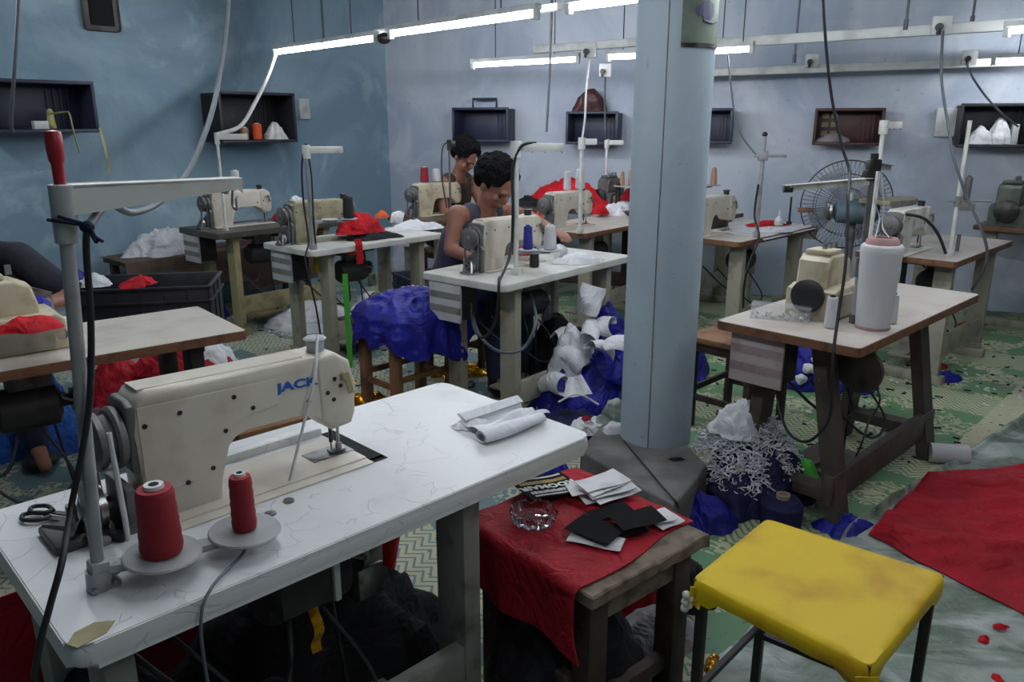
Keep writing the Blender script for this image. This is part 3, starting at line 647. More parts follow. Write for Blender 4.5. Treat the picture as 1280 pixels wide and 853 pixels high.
def thread_stand(loc, rz, label, h=.62, arm=(.31,), mat='pole', armmat='pole_white', discs=(), dz=.10, cross=0, r=.010, group=None):
    """pole with guide arm(s) at the top and spool plates near the bottom; discs lists (x, y) of the plates"""
    t = thing('thread_stand', label, 'thread stand', loc, rz, group)
    mk('pole', MB().cyl((0, 0, .0), (0, 0, h), r, seg=14), mat, t)
    mk('base_nut', MB().cyl((0, 0, 0), (0, 0, .035), r*1.9, seg=14), mat, t)
    if arm: mk('top_sleeve', MB().cyl((0, 0, h-.065), (0, 0, h+.012), r*1.9, r*2.0, seg=14), armmat, t)
    for k, a in enumerate(arm):
        s = 1 if a > 0 else -1
        mb = MB().box(min(0, a), max(0, a), -.012, .012, h-.004, h+.004, .002)
        mb.box(min(0, a), max(0, a), -.013, -.010, h-.035, h, .001).box(min(0, a), max(0, a), .010, .013, h-.03, h, .001)
        ao = mk('guide_arm', mb, armmat, t)
        for q in (.35, .62, .97): mk('thread_eye', MB().tube([(a*q, 0, h-.004), (a*q, .006, h-.03), (a*q, -.006, h-.04), (a*q, 0, h-.02)], .0018, 5), 'dark_steel', ao)
    for (dx, dy, rr) in discs:
        mk('spool_plate', MB().lathe([(0, dz), (rr, dz), (rr+.002, dz+.003), (rr, dz+.006), (0, dz+.006)], (dx, dy, 0), 'z', 32), 'grey_plastic', t)
        mk('plate_arm', MB().beam((0, 0, dz-.008), (dx, dy, dz-.006), .018, .014), 'grey_plastic', t)
        mk('spindle', MB().cyl((dx, dy, dz), (dx, dy, dz+.09), .003, seg=8), 'steel', t)
    if cross: mk('clamp', MB().box(-.022, .022, -.016, .016, cross-.02, cross+.02, .003).box(.0, .02, -.03, -.016, cross-.01, cross+.01, .002), mat, t)
    return t
def clothlay(name, label, cat, fn, nu, nv, mat, thick=.003, group=None, origin=(0, 0, 0), rz=0):
    o = mk(name, MB().grid(fn, nu, nv, thick), mat, smooth=75); place(o, origin, rz); return tag(o, label, cat, group)

# ------------------------------------------------------------------ people
def person(label, J, shirt, shirtkind, pants, loc, head_dir, hair=True, voxel=.0085):
    """J: joints in world space. The body is unioned from tapered limbs and turned into one skin by a voxel remesh."""
    P = {k: Vector(v)-Vector(loc) for k, v in J.items()}
    t = thing('person', label, 'person', loc)
    def cap(mb, a, b, ra, rb, n=12):
        mb.cyl(a, b, ra, rb, seg=n); mb.ball(a, ra*1.0, sub=2); mb.ball(b, rb*1.0, sub=2)
    def torso(mb, g=0.0, top=1.0, arms=True, low=True):
        sl, sr, ne, ch, pe = P['shl'], P['shr'], P['neck'], P['chest'], P['pelvis']
        ax = (sr-sl).normalized()
        for a, b, w0, w1, r0, r1 in ((pe, (pe+ch)/2, .085, .075, .105, .10), ((pe+ch)/2, ch, .075, .095, .10, .105), (ch, ch.lerp(ne, .55), .095, .085, .105, .07)):
            for s in (-1, 0, 1): cap(mb, a+ax*w0*s, b+ax*w1*s, r0+g, r1+g)
        if arms:
            cap(mb, ne.lerp(sl, .25)-Vector((0, 0, .02)), sl, .05+g, .055+g); cap(mb, ne.lerp(sr, .25)-Vector((0, 0, .02)), sr, .05+g, .055+g)
    def remesh(mb, name, mat, parent, vs, sm=3):
        me = bpy.data.meshes.new(name); mb.b.to_mesh(me); mb.b.free(); o = bpy.data.objects.new(name, me); COL.objects.link(o)
        r = o.modifiers.new('r', 'REMESH'); r.mode = 'VOXEL'; r.voxel_size = vs; r.use_smooth_shade = True
        s = o.modifiers.new('s', 'SMOOTH'); s.factor = .5; s.iterations = sm
        dg = bpy.context.evaluated_depsgraph_get(); m2 = bpy.data.meshes.new_from_object(o.evaluated_get(dg)); o.modifiers.clear(); o.data = m2; m2.materials.clear(); m2.materials.append(M[mat])
        for p_ in m2.polygons: p_.use_smooth = True
        o.parent = parent; return o
    mb = MB(); torso(mb)
    H = P['head']; f = Vector(head_dir).normalized(); ne = P['neck']
    cap(mb, ne-(H-ne).normalized()*.03, ne.lerp(H, .6), .062, .058)
    sd = f.cross(Vector((0, 0, 1))).normalized(); up = sd.cross(f).normalized()
    rot = Matrix((sd, f, up)).transposed()
    def hp(x, y, z): return H+rot @ (Vector((x, y, z))*1.12)
    def eball(c, r, sc, mb_=mb):
        g = bmesh.ops.create_icosphere(mb_.b, subdivisions=3, radius=r)
        for v in g['verts']: v.co = H+rot @ (Vector((v.co.x*sc[0], v.co.y*sc[1], v.co.z*sc[2]))+Vector(c))*1.12
    eball((0, -.01, .03), .09, (.86, 1.06, .98)); eball((0, .022, -.045), .066, (.95, 1.0, 1.05)); eball((0, .055, -.085), .028, (1, .8, .8))
    eball((0, .098, -.015), .016, (.8, 1.1, 1.7)); eball((0, .085, -.058), .02, (1.3, .6, .5)); eball((0, .082, .022), .03, (1.7, .45, .35))
    for s in (-1, 1): eball((s*.079, -.005, -.01), .022, (.4, .8, 1.3)); eball((s*.035, .072, -.022), .022, (1, .6, .8))
    for s, a, b, c in (('l', 'shl', 'ell', 'wrl'), ('r', 'shr', 'elr', 'wrr')):
        cap(mb, P[a], P[b], .052, .040); cap(mb, P[b], P[c], .041, .026)
        wd = (P[c]-P[b]).normalized(); hd = Vector(J.get('hand'+s, tuple(wd))).normalized()
        sdv = hd.cross(Vector((0, 0, 1))).normalized(); pc = P[c]+hd*.045
        for k in (-1, 0, 1): cap(mb, P[c]+sdv*.012*k, P[c]+hd*.085+sdv*.024*k, .018, .014)
        for k, ln in ((-1.5, .062), (-.5, .075), (.5, .072), (1.5, .055)):
            r0 = P[c]+hd*.088+sdv*.021*k; k1 = r0+hd*ln*.5+Vector((0, 0, -.004)); cap(mb, r0, k1, .0095, .009, 8); cap(mb, k1, k1+hd*ln*.45+Vector((0, 0, -.022)), .009, .0075, 8)
        ths = 1 if s == 'l' else -1
        r0 = P[c]+hd*.03+sdv*.026*ths; cap(mb, r0, r0+hd*.035+sdv*.026*ths, .013, .011, 8); cap(mb, r0+hd*.035+sdv*.026*ths, r0+hd*.065+sdv*.03*ths+Vector((0, 0, -.012)), .011, .009, 8)
    for a, b, c in (('hil', 'knl', 'anl'), ('hir', 'knr', 'anr')):
        cap(mb, P[a], P[b], .078, .055); cap(mb, P[b], P[c], .054, .036)
        cap(mb, P[c], P[c]+Vector((J['foot'][0], J['foot'][1], 0)).normalized()*.15+Vector((0, 0, -.045)), .036, .028)
    remesh(mb, 'body', 'skin', t, voxel)
    # eyes
    for s in (-1, 1): mk('eye', MB().ball(hp(s*.032, .080, -.004), .010), 'black', t)
    # clothing
    mb = MB()
    if shirtkind == 'tank':
        torso(mb, .014, arms=False)
        for s in ('shl', 'shr'):
            q = P['neck'].lerp(P[s], .52); cap(mb, q, P['chest'].lerp(P[s], .40), .066, .09); cap(mb, q, P['chest'].lerp(P[s], .1), .064, .10)
    else:
        torso(mb, .014)
        for a, b in (('shl', 'ell'), ('shr', 'elr')): cap(mb, P[a], P[a].lerp(P[b], .82), .073, .068)
    remesh(mb, 'shirt', shirt, t, .011, 2)
    mb = MB()
    cap(mb, P['pelvis']-Vector((0, 0, .02)), P['pelvis']+Vector((0, 0, .05)), .13, .115)
    for a, b, c in (('hil', 'knl', 'anl'), ('hir', 'knr', 'anr')): cap(mb, P[a], P[b], .09, .068); cap(mb, P[b], P[c]+Vector((0, 0, .03)), .068, .055)
    remesh(mb, 'trousers', pants, t, .012, 2)
    fo = Vector((J['foot'][0], J['foot'][1], 0)).normalized()
    for a in ('anl', 'anr'):
        p_ = P[a]; mk('shoe', MB().ball(p_+fo*.05+Vector((0, 0, -.048)), .05, (.9+.9*abs(fo.x), .9+.9*abs(fo.y), .8), 3).cyl(p_+Vector((0, 0, -.05)), p_+Vector((0, 0, .03)), .048, .045), 'black', t, smooth=70)
    if hair:
        mb = MB(); g = bmesh.ops.create_icosphere(mb.b, subdivisions=5, radius=1)
        for v in g['verts']:
            d = v.co.copy(); n_ = 1+.10*noise.noise(d*4)+.05*noise.noise(d*12)
            p_ = Vector((d.x*.124, d.y*.134-.026, d.z*.124+.048))*n_
            if d.z < -.15 and d.y > -.2: p_ = Vector((p_.x*.8, p_.y*.6, max(p_.z, .0)))
            if d.y > .55: p_.y = min(p_.y, .072); p_.z = max(p_.z, .05)
            v.co = H+rot @ p_
        mk('hair', mb, 'hair', t, smooth=0)
        for p_ in t.children[-1].data.polygons: p_.use_smooth = True
    return t
def stool(fr, label, H=.5, mat='wood', topmat=None, leg=.035, name='stool', th=.03, rail=.2, cat='stool'):
    t = thing(name, label, cat, fr(0, 0, 0), fr.a); L, W = fr.L, fr.W
    mk('seat', MB().box(0, L, 0, W, H-th, H, .004), topmat or mat, t)
    mk('apron', MB().box(.03, L-.03, .025, .04, H-th-.05, H-th).box(.03, L-.03, W-.04, W-.025, H-th-.05, H-th).box(.025, .04, .03, W-.03, H-th-.05, H-th).box(L-.04, L-.025, .03, W-.03, H-th-.05, H-th), mat, t)
    for x in (.02, L-.02-leg):
        for y in (.02, W-.02-leg): mk('leg', MB().box(x, x+leg, y, y+leg, 0, H-th, .003), mat, t)
    for y in (.02+leg/2, W-.02-leg/2): mk('rung', MB().box(.03, L-.03, y-.009, y+.009, rail-.015, rail+.015), mat, t)
    for x in (.02+leg/2, L-.02-leg/2): mk('rung', MB().box(x-.009, x+.009, .03, W-.03, rail-.055, rail-.025), mat, t)
    return t

# ================================================================== FRONT TABLE
T0 = Frame(-.64, .97, 44.5, 1.18, .58)
t0 = table(T0, 'front sewing table under white marbled vinyl with chipped corner', 'vinyl', 'vinyl', 'leg_grey', 'H', .045, box=None, r=.035, bev=.016, beam_z=.20, lx=(.075, .36))
mk('raised_strip', MB().box(.16, .70, .462, .50, .757, .781, .006), 'vinyl', t0)
mk('corner_chip', MB().prism([(.012, .004), (.055, .012), (.075, .034), (.05, .052), (.02, .046), (.004, .024)], .7602, .7612), 'wood_pale', t0, 'bare wood chip at the corner')
mk('bed_gap', MB().box(.70, .735, .25, .47, .7601, .7612).box(.62, .735, .240, .262, .7601, .7612), 'plate_hole', t0)
for q in ((361, 627), (338, 643)):
    p = T0.inv(at(*q, .76)); mk('button_cap', MB().lathe([(0, .760), (.012, .760), (.011, .7635), (0, .7645)], (p[0], p[1], 0), seg=18), 'steel', t0)
mk('treadle_plate', MB().box(.35, .75, .20, .50, .09, .11, .004), 'leg_grey', t0)
b = mk('control_box', MB().box(.36, .47, .06, .20, .60, .713, .006), 'black', t0); mk('front_cover', MB().box(.47, .485, .055, .205, .595, .71, .004), 'box_grey', b)
m0 = lockstitch(T0, .460, .345, 'large cream sewing machine seen from behind on the front table', 'enamel', True)
text_mesh('lettering', 'JACK', .028, 'print_blue', m0, Matrix.Translation((.100, -.0512, .222)) @ Matrix.Rotation(R(2.0), 4, 'Y') @ Matrix.Rotation(R(90), 4, 'X'), .0006, .0011, 0, 1.55)
mk('bed_plate', MB().box(-.27, .25, -.115, .10, .0002, .004, .002), 'enamel', m0)
m0.scale = (.94, .94, .93)
# pulley guard, belt and levers at the wheel end
mk('drive_belt', MB().tube([(-.30, -.05, .22), (-.30, -.072, .05), (-.302, -.075, -.02)], .0055, 8).tube([(-.302, .055, .21), (-.304, .055, .10), (-.304, .04, -.02)], .0055, 8), 'white_plastic', m0, 'whitish drive belt')
mk('belt_guard', MB().prism([(-.06, 0), (-.075, .10), (-.06, .105), (.05, .10), (.06, 0)], -.292, -.275, 'yz', bev=.003), 'castiron', m0)
mb = MB()
for k in range(5): a = k*1.256; mb.cyl((-.336, .03*math.cos(a), .055+.03*math.sin(a)), (-.33, .03*math.cos(a), .055+.03*math.sin(a)), .008, seg=10)
mk('winder_disc', MB().lathe([(0, -.332), (.045, -.332), (.045, -.318), (0, -.318)], (0, 0, .055), 'x', 24), 'steel', m0)
mk('winder_hole', mb, 'plate_hole', m0)
wl = MB()
for k in range(7):
    x = -.40-.012*k; y = -.02+.03*math.sin(k*1.9); wl.cyl((x, y, .001), (x+.02*math.cos(k), y+.02*math.sin(k*2), .03+.022*(k % 3)), .006, .004, seg=8)
mk('winder_lever', MB().beam((-.36, -.06, .02), (-.34, .05, .09), .012, .02).beam((-.39, -.03, .02), (-.33, .06, .045), .016, .012).cyl((-.37, .01, .0), (-.37, .01, .07), .010).cyl((-.34, -.07, .01), (-.34, -.02, .012), .012), 'steel', m0)
mk('winder_base', MB().box(-.42, -.27, -.05, .07, .0005, .018, .005), 'dark_steel', m0)
bw = thing('bobbin_winder', 'small steel bobbin winder lying behind the front thread stand', 'bobbin winder', at(128, 650, .76), R(44))
mk('plate', MB().box(-.06, .06, -.02, .02, 0, .01, .003), 'dark_steel', bw); mk('spindle', MB().cyl((-.04, 0, .01), (-.03, 0, .06), .006).cyl((.03, 0, .01), (.03, .0, .045), .012), 'steel', bw); mk('lever', MB().beam((-.04, .01, .02), (.05, -.01, .055), .008, .012), 'steel', bw)
# scissors
s = thing('thread_scissors', 'black handled scissors lying at the left end of the front table', 'scissors', at(78, 652, .761), R(-8))
mk('handle', MB().tube([(-.025, .0, .007), (-.055, .014, .007), (-.082, .004, .007), (-.07, -.016, .007), (-.04, -.014, .007), (-.025, .0, .007)], .0045, 8), 'black', s)
mk('handle', MB().tube([(-.03, .016, .012), (-.055, .032, .012), (-.08, .025, .012), (-.07, .006, .012), (-.045, .004, .012), (-.03, .016, .012)], .0045, 8), 'black', s)
mk('blade', MB().prism([(-.03, -.006), (.03, -.012), (.11, -.035), (.105, -.022), (.03, .004), (-.03, .008)], .004, .007), 'dark_steel', s)
mk('blade', MB().prism([(-.03, .010), (.03, .004), (.115, -.018), (.11, -.006), (.03, .018), (-.03, .02)], .0075, .0105), 'dark_steel', s)
mk('pivot', MB().cyl((.02, 0, .0), (.02, 0, .014), .006, seg=12), 'steel', s)
o = mk('black_strap', MB().tube([(0, 0, .008), (.05, -.015, .01), (.11, -.03, .012), (.16, -.04, .008)], .011, 8), 'black'); place(o, at(55, 668, .76), R(6)); tag(o, 'black strip beside the scissors on the front table', 'strap')
# stand with red cones
sb = at(125, 735, .76)
TL = Matrix.Rotation(R(3.3), 3, 'Y')
dl, dr = at(201, 690, .805)-sb, at(304, 657, .805)-sb
rot = Matrix.Rotation(-T0.a, 3, 'Z'); dl, dr = rot @ dl, rot @ dr
ts0 = thread_stand(sb, T0.a, 'tall grey thread stand at the near left corner of front table', .645, (), 'pole', 'grey_plastic', ((dl.x, dl.y, .061), (dr.x, dr.y, .061)), .043, r=.0105)
mk('foot_clamp', MB().box(-.016, .03, -.016, .016, -.0, .012, .003).box(-.014, .014, -.016, .014, .018, .052, .004), 'grey_plastic', ts0)
mk('plate_link', MB().beam((dl.x, dl.y, .038), (dr.x, dr.y, .038), .02, .012).box(.0, .03, -.012, .012, .02, .044, .003), 'grey_plastic', ts0)
mk('bolt', MB().cyl((-.012, -.02, .006), (-.012, -.008, .006), .006, seg=10).cyl((.02, -.022, .012), (.02, -.008, .012), .006, seg=10), 'steel', ts0)
mk('top_sleeve', MB().lathe([(0, .572), (.0155, .572), (.017, .61), (.018, .655), (.0, .657)], seg=24), 'grey_plastic', ts0)
mb = MB(); mb.prism([(0, .638), (.0, .656), (.262, .664), (.265, .660), (.265, .640), (.258, .646), (.0, .612)], .012, .0145, 'xz'); mb.prism([(0, .638), (.0, .656), (.262, .664), (.265, .660), (.265, .640), (.258, .646), (.0, .612)], -.0145, -.012, 'xz'); mb.prism([(0, .650), (0, .655), (.265, .6645), (.265, .660)], -.0145, .0145, 'xz', bev=.001)
ga = mk('guide_arm', mb, 'pole_white', ts0)
for q in (.06, .12, .18, .24): mk('rib', MB().box(q, q+.003, -.012, .012, .628+q*.04, .652+q*.02), 'pole_white', ga)
mk('thread_hook', MB().tube([(.255, 0, .65), (.255, .004, .62), (.258, -.004, .612), (.26, 0, .63)], .002, 6), 'steel', ga)
o = mk('red_peg', MB().lathe([(0, 0), (.008, 0), (.008, .028), (.0105, .034), (.0115, .05), (.0115, .068), (.010, .073), (0, .075)], seg=16), 'red_plastic'); place(o, sb+Matrix.Rotation(R(3.3), 3, 'Y') @ Vector((-.002, 0, .656))); tag(o, 'red plastic grip stuck upright on the front thread stand', 'peg')
o = mk('ribbon_scrap', MB().tube([(-.01, 0, .002), (.01, .004, .005), (.02, 0, .003), (.024, -.003, -.02), (.027, 0, -.05)], .0012, 5), 'beige_cloth'); place(o, sb+Matrix.Rotation(R(3.3), 3, 'Y') @ Vector((0, 0, .75))); tag(o, 'thin pale thread scrap on top of the red handle', 'thread')
dlw = sb+TL @ Matrix.Rotation(T0.a, 3, 'Z') @ Vector((dl.x, dl.y, .0485))-Vector((0, 0, .0495)); drw = sb+TL @ Matrix.Rotation(T0.a, 3, 'Z') @ Vector((dr.x, dr.y, .0485))-Vector((0, 0, .0495))
cone('fat cone of red thread on the left plate of front stand', dlw+Vector((0, 0, .0495)), .120, .0345, .030, 'thread_red', 'white_plastic')
cone('slim cone of red thread on the right plate of front stand', drw+Vector((0, 0, .0495)), .105, .0215, .0195, 'thread_red', 'white_plastic')
ts0.rotation_mode = 'QUATERNION'; ts0.rotation_quaternion = TL.to_quaternion() @ Matrix.Rotation(T0.a, 3, 'Z').to_quaternion()
# string knot and cables of the stand
o = mk('blue_string', MB().tube([(-.024, -.0, .0), (-.0, -.025, .002), (.022, -.012, -.004), (.04, -.012, -.008)], .0028, 6).tube([(-.02, .016, .006), (.01, -.024, .006), (.04, -.014, -.006), (.05, -.02, -.02), (.062, -.022, -.028)], .0025, 6).ball((.038, -.014, -.008), .009, (1.2, 1, 1), 2).tube([(.038, -.012, -.01), (.045, -.01, -.03), (.05, -.012, -.026)], .0022, 6), 'navy_cloth'); place(o, sb+TL @ Vector((0, 0, .605))); tag(o, 'dark blue string knotted round the front thread stand', 'string')
g = sb+TL @ Vector((.038, -.014, .597))
cable('power_cable', 'thick grey cable rising from the front stand to the ceiling', [g, far(135, 255, 1.25), far(165, 266, 1.4), far(200, 252, 1.6), far(235, 215, 1.8), far(262, 150, 1.95), far(275, 90, 2.05), far(285, 0, 2.1), far(287, -160, 2.1)], .0065, 'grey_cable')
cable('machine_cable', 'thick black cable running down the front thread stand', [g, sb+TL @ Vector((.030, -.006, .56)), sb+TL @ Vector((.027, -.006, .45)), sb+TL @ Vector((.019, -.012, .34)), sb+TL @ Vector((.004, -.016, .26)), sb+Vector((-.012, -.02, .16)), far(78, 700, 1.03), far(62, 760, 1.0), far(45, 830, .98), far(38, 930, .98)], .0052, 'cable')
cable('thin_cable', 'thin grey wire hanging from under the right red cone plate', [drw+Vector((0, 0, .04)), drw+Vector((.004, -.03, .02)), T0(.19, -.012, .75), T0(.185, -.01, .55), T0(.18, 0, .3), T0(.2, .05, .02)], .0028, 'grey_cable')
cable('thread_line', 'whitish thread tape from oil cap down to machine bed', [T0(.625, .325, 1.055), T0(.585, .275, .99), T0(.55, .268, .90), T0(.50, .262, .775)], .0035, 'white_cable', 'thread')
# folded satin
SF = Frame(0, 0, 0)
sc_ = at(628, 530, .76)
def satin(u, v):
    x = (u-.5)*.22; y = (v-.5)*.13; z = .012+.012*math.sin(u*9+v*3)*(1-v)+.006*math.sin(v*16)*(.5+u)
    if v > .78: z = .022+.012*math.sin((v-.78)/.22*math.pi); y = .036+.016*math.sin((v-.78)/.22*3.4)
    return (x+.02*v*(1-u), y*(1+.25*(1-u)), max(.002, z))
o = clothlay('satin_cloth', 'folded white satin cloth on the far end of the front table', 'cloth', satin, 40, 40, 'satin', .002, None, sc_, R(46))
def roll(u, v):
    a = v*2*math.pi*1.6; r = .010+.006*v+.003*math.sin(u*5); return ((u-.5)*.20, math.cos(a)*r*1.4, .018+math.sin(a)*r)
o = clothlay('satin_roll', 'loosely rolled white satin strip along the edge of the folded satin', 'cloth', roll, 20, 50, 'satin', .0012, None, at(640, 542, .76), R(42))
garment('satin_fold', 'small crumpled white satin tail left of the folded satin', 'cloth', at(590, 533, .76), .045, .028, .018, 'satin', 41, .008, 22, R(30))

# red fabric hanging under the table, dark clutter, black cloth added for under-table darkness
def curtain(w, z0, z1, amp, k, s=0):
    return lambda u, v: ((u-.5)*w+.02*math.sin(v*4+s), amp*math.sin(u*k+s+v*.8)*(.35+v)+.05*v, z1-(z1-z0)*v+.015*math.sin(u*7))
clothlay('hanging_fabric', 'long dark red fabric hanging behind the front table legs', 'cloth', curtain(.62, .10, .66, .035, 19), 60, 20, 'red_cloth', .003, None, T0(.80, .66, 0), T0.a)
clothlay('hanging_fabric', 'dark red fabric hanging low behind the left part of front table', 'cloth', curtain(.5, .05, .50, .03, 15, 2), 50, 16, 'red_cloth', .003, None, T0(.22, .70, 0), T0.a)
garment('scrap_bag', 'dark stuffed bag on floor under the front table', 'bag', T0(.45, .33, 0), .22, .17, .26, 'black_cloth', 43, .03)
garment('dark_fill_cloth', 'big black cloth heap added for darkness behind the front table legs', 'fabric', T0(.62, .52, 0), .46, .20, .40, 'black_cloth', 44, .05, 6, T0.a)  # added black mass that deepens the dark behind the table legs
garment('dark_fill_cloth', 'black cloth heap added for darkness under left end of front table', 'fabric', T0(.12, .38, 0), .26, .22, .42, 'black_cloth', 45, .05, 6, T0.a)  # added black mass, keeps the left end under the table dark
o = mk('foil_strip', MB().grid(lambda u, v: (.022*(u-.5), .01*math.sin(v*9), -.12*v), 4, 12, .001), 'gold'); place(o, T0(.44, .085, .6), T0.a); tag(o, 'orange gold strip hanging below the front control box', 'foil')

# ================================================================== BENCH WITH RED CLOTH
bz = .50
q = [at(888, 668, bz), at(740, 748, bz), at(583, 655, bz), at(660, 585, bz)]
BF = Frame(q[1].x, q[1].y, math.degrees(math.atan2((q[0]-q[1]).y, (q[0]-q[1]).x)), (q[0]-q[1]).length, .46)
bn = thing('bench', 'worn wooden bench below the end of the front table', 'bench', BF(0, 0, 0), BF.a)
mb = MB(); mb.box(0, BF.L, 0, BF.W, bz-.035, bz, .004, 1)
bmesh.ops.subdivide_edges(mb.b, edges=[e for e in mb.b.edges if e.calc_length() > .1], cuts=14)
for v in mb.b.verts:
    if v.co.y < .03: v.co += Vector((0, .006*noise.noise(v.co*30), .004*noise.noise(v.co*24)))
mk('seat', mb, 'wood_worn', bn)
for x in (.03, BF.L-.09):
    for y in (.03, BF.W-.09): mk('leg', MB().box(x, x+.06, y, y+.06, 0, bz-.035, .004), 'wood_dark', bn)
mk('apron', MB().box(.05, BF.L-.05, .04, .06, bz-.115, bz-.035).box(.03, .05, .05, BF.W-.05, bz-.115, bz-.035), 'wood_worn', bn)
mk('rung', MB().box(.05, BF.L-.05, .045, .075, .12, .16), 'wood_dark', bn); mk('rung', MB().box(.04, .07, .05, BF.W-.05, .16, .20), 'wood_worn', bn)
def redtop(u, v):
    # u: along the bench (with an overhang past its left end), v: across
    x = -.05+u*(BF.L+.04); y = .055+.02*math.sin(u*5)-.045*(1-u)*(1-u) + v*(BF.W-.04)
    z = bz+.004+.004*max(0, fold((x, y), 6, 3))
    if x < 0: z = bz+.004+x*1.2 if x > -.02 else bz-.02+(x+.02)*4; x = max(x, -.014)
    return (x, y, z)
def redtop2(u, v):
    s = -.17+u*(.17+BF.L+.015); y = .058+.012*math.sin(u*9)-.05*(1-u)**2+v*(BF.W-.03)
    if s >= 0: return (s, y, bz+.003+.005*max(0, fold((s, y), 7, 3)))
    k = -s; return (-.014-.012*math.sin(y*26+1)*min(1, k*8)-.01*k, y+k*.15*math.sin(y*9), bz+.002-k)
clothlay('red_fabric', 'dark red fabric spread over the worn bench with hanging left side', 'cloth', redtop2, 60, 30, 'red_cloth', .003, None, BF(0, 0, 0), BF.a)
garment('dark_fill_cloth', 'black cloth added to fill the dark under the worn bench', 'fabric', BF(.16, .24, 0), .26, .20, .34, 'black_cloth', 46, .04, 6, BF.a)  # black heap added so the space below the bench reads dark
# glass ashtray
at_p = at(667, 652, bz+.009)
t = thing('glass_ashtray', 'scalloped clear glass ashtray on the red covered bench', 'ashtray', at_p); t.scale = (1.4, 1.4, 1.3)
mb = MB(); n = 64; prof = [(0, 0, 0), (.030, 0, .0), (.040, .004, .5), (.044, .020, 1), (.043, .027, 1), (.036, .027, .8), (.031, .012, .3), (.0, .008, 0)]
rings = []
for r, z, sc in prof:
    rings.append([mb.b.verts.new((0, 0, z))]*n if r == 0 else [mb.b.verts.new((r*(1+.05*sc*math.cos(14*2*math.pi*i/n))*math.cos(2*math.pi*i/n), r*(1+.05*sc*math.cos(14*2*math.pi*i/n))*math.sin(2*math.pi*i/n), z-(.008 if (r in (.043, .036) and (i % 16) < 3) else 0))) for i in range(n)])
for a, b_ in zip(rings, rings[1:]):
    for i in range(n):
        vs = []
        for v in (a[i], a[(i+1) % n], b_[(i+1) % n], b_[i]):
            if v not in vs: vs.append(v)
        mb.b.faces.new(vs)
mk('bowl', mb, 'glass', t, smooth=20)
# printed flyer, text upside down towards the camera
fp = [at(628, 598, bz+.03), at(717, 602, bz+.012), at(655, 630, bz+.012)]
fl = thing('printed_flyer', 'black flyer with white and gold lettering, upside down on bench', 'flyer', at(683, 613, bz+.012)+Vector((0, 0, .010)), R(180+30)); fl.scale = (1.4, 1.5, 1)
FWd, FHt = .125, .088
fz = lambda x, y: .004+.01*(x/FWd)**2+.006*math.sin(x*30)
mk('sheet', MB().grid(lambda u, v: ((u-.5)*FWd, (v-.5)*FHt, fz((u-.5)*FWd, 0)), 16, 4, .0008), 'black_card', fl)
o = text_mesh('lettering', 'ROOMAIR', .021, 'print_white', fl, Matrix.Identity(4), .0003, .0007, 0, 1.3)
for v in o.data.vertices: v.co = Vector((v.co.x, v.co.y+.004, v.co.z+fz(v.co.x, 0)+.0016))
for yy, hh, m_, ww in ((.024, .010, 'print_white', .007), (.037, .006, 'print_white', .004), (-.016, .013, 'print_gold', .006), (-.034, .006, 'print_white', .004)):
    mb = MB(); x = -.054; q = random.Random(int(yy*1000))
    while x < .05:
        w_ = ww*q.uniform(.6, 1.2); mb.box(x, x+w_*.7, yy-hh*.5*q.uniform(.6, 1), yy+hh*.5, fz(x, 0)+.0012, fz(x, 0)+.0020); x += w_
    mk('print_line', mb, m_, fl, smooth=0)
o = mk('flyer_scrap', MB().prism([(-.05, -.01), (.05, -.015), (.055, .012), (-.045, .016)], 0, .002), 'black_card'); place(o, at(706, 615, bz+.022), R(40)); tag(o, 'dark torn flyer piece beside the printed flyer', 'flyer')
rnd = random.Random(5)
def card(name, label, px, py, z, w_, h_, rz, mat, curl=.006, group=None, cut=0):
    def f(u, v): x, y = (u-.5)*w_, (v-.5)*h_; return (x+cut*y, y, .001+curl*(u*u*.7+.3*v*v)+.002*math.sin(u*6+v*3))
    return clothlay(name, label, 'card', f, 10, 8, mat, .0012, group, at(px, py, z), rz)
for k in range(6):
    card('white_card', ['white card topmost in the fan of cards behind the flyer', 'white card second in the stack behind the black cards', 'white card lying lowest in the stack on the bench', 'white card at the right edge of the stack', 'white card tilted across the middle of the stack', 'white card nearest the plinth in the stack'][k],
         [752, 740, 754, 766, 760, 754][k], [603, 610, 619, 617, 612, 607][k], bz+.012+[.03, .014, .0, .01, .018, .024][k], .14, .075, R([28, 14, 20, 30, 24, 36][k]), 'paper', .006+.002*k)
card('white_card', 'big white sheet poking out under the black cards towards camera', 745, 676, bz+.012, .135, .06, R(-22), 'paper', .002)
card('white_card', 'white card at the bench right end beneath a black card', 832, 652, bz+.012, .08, .06, R(35), 'paper', .004)
card('white_card', 'white card corner behind the black cards at bench right end', 825, 647, bz+.02, .07, .06, R(25), 'paper', .005)
card('black_card', 'large black card lying left over white sheet on bench', 745, 662, bz+.022, .13, .095, R(-38), 'black_card', .004)
card('black_card', 'black card lying right and higher on the bench pile', 797, 650, bz+.032, .125, .075, R(22), 'black_card', .008)
card('black_card', 'black card lowest under the two other black cards', 775, 664, bz+.014, .13, .06, R(20), 'black_card', .003)
card('black_card', 'black card behind, between white stack and black cards', 762, 640, bz+.014, .12, .06, R(28), 'black_card', .002)

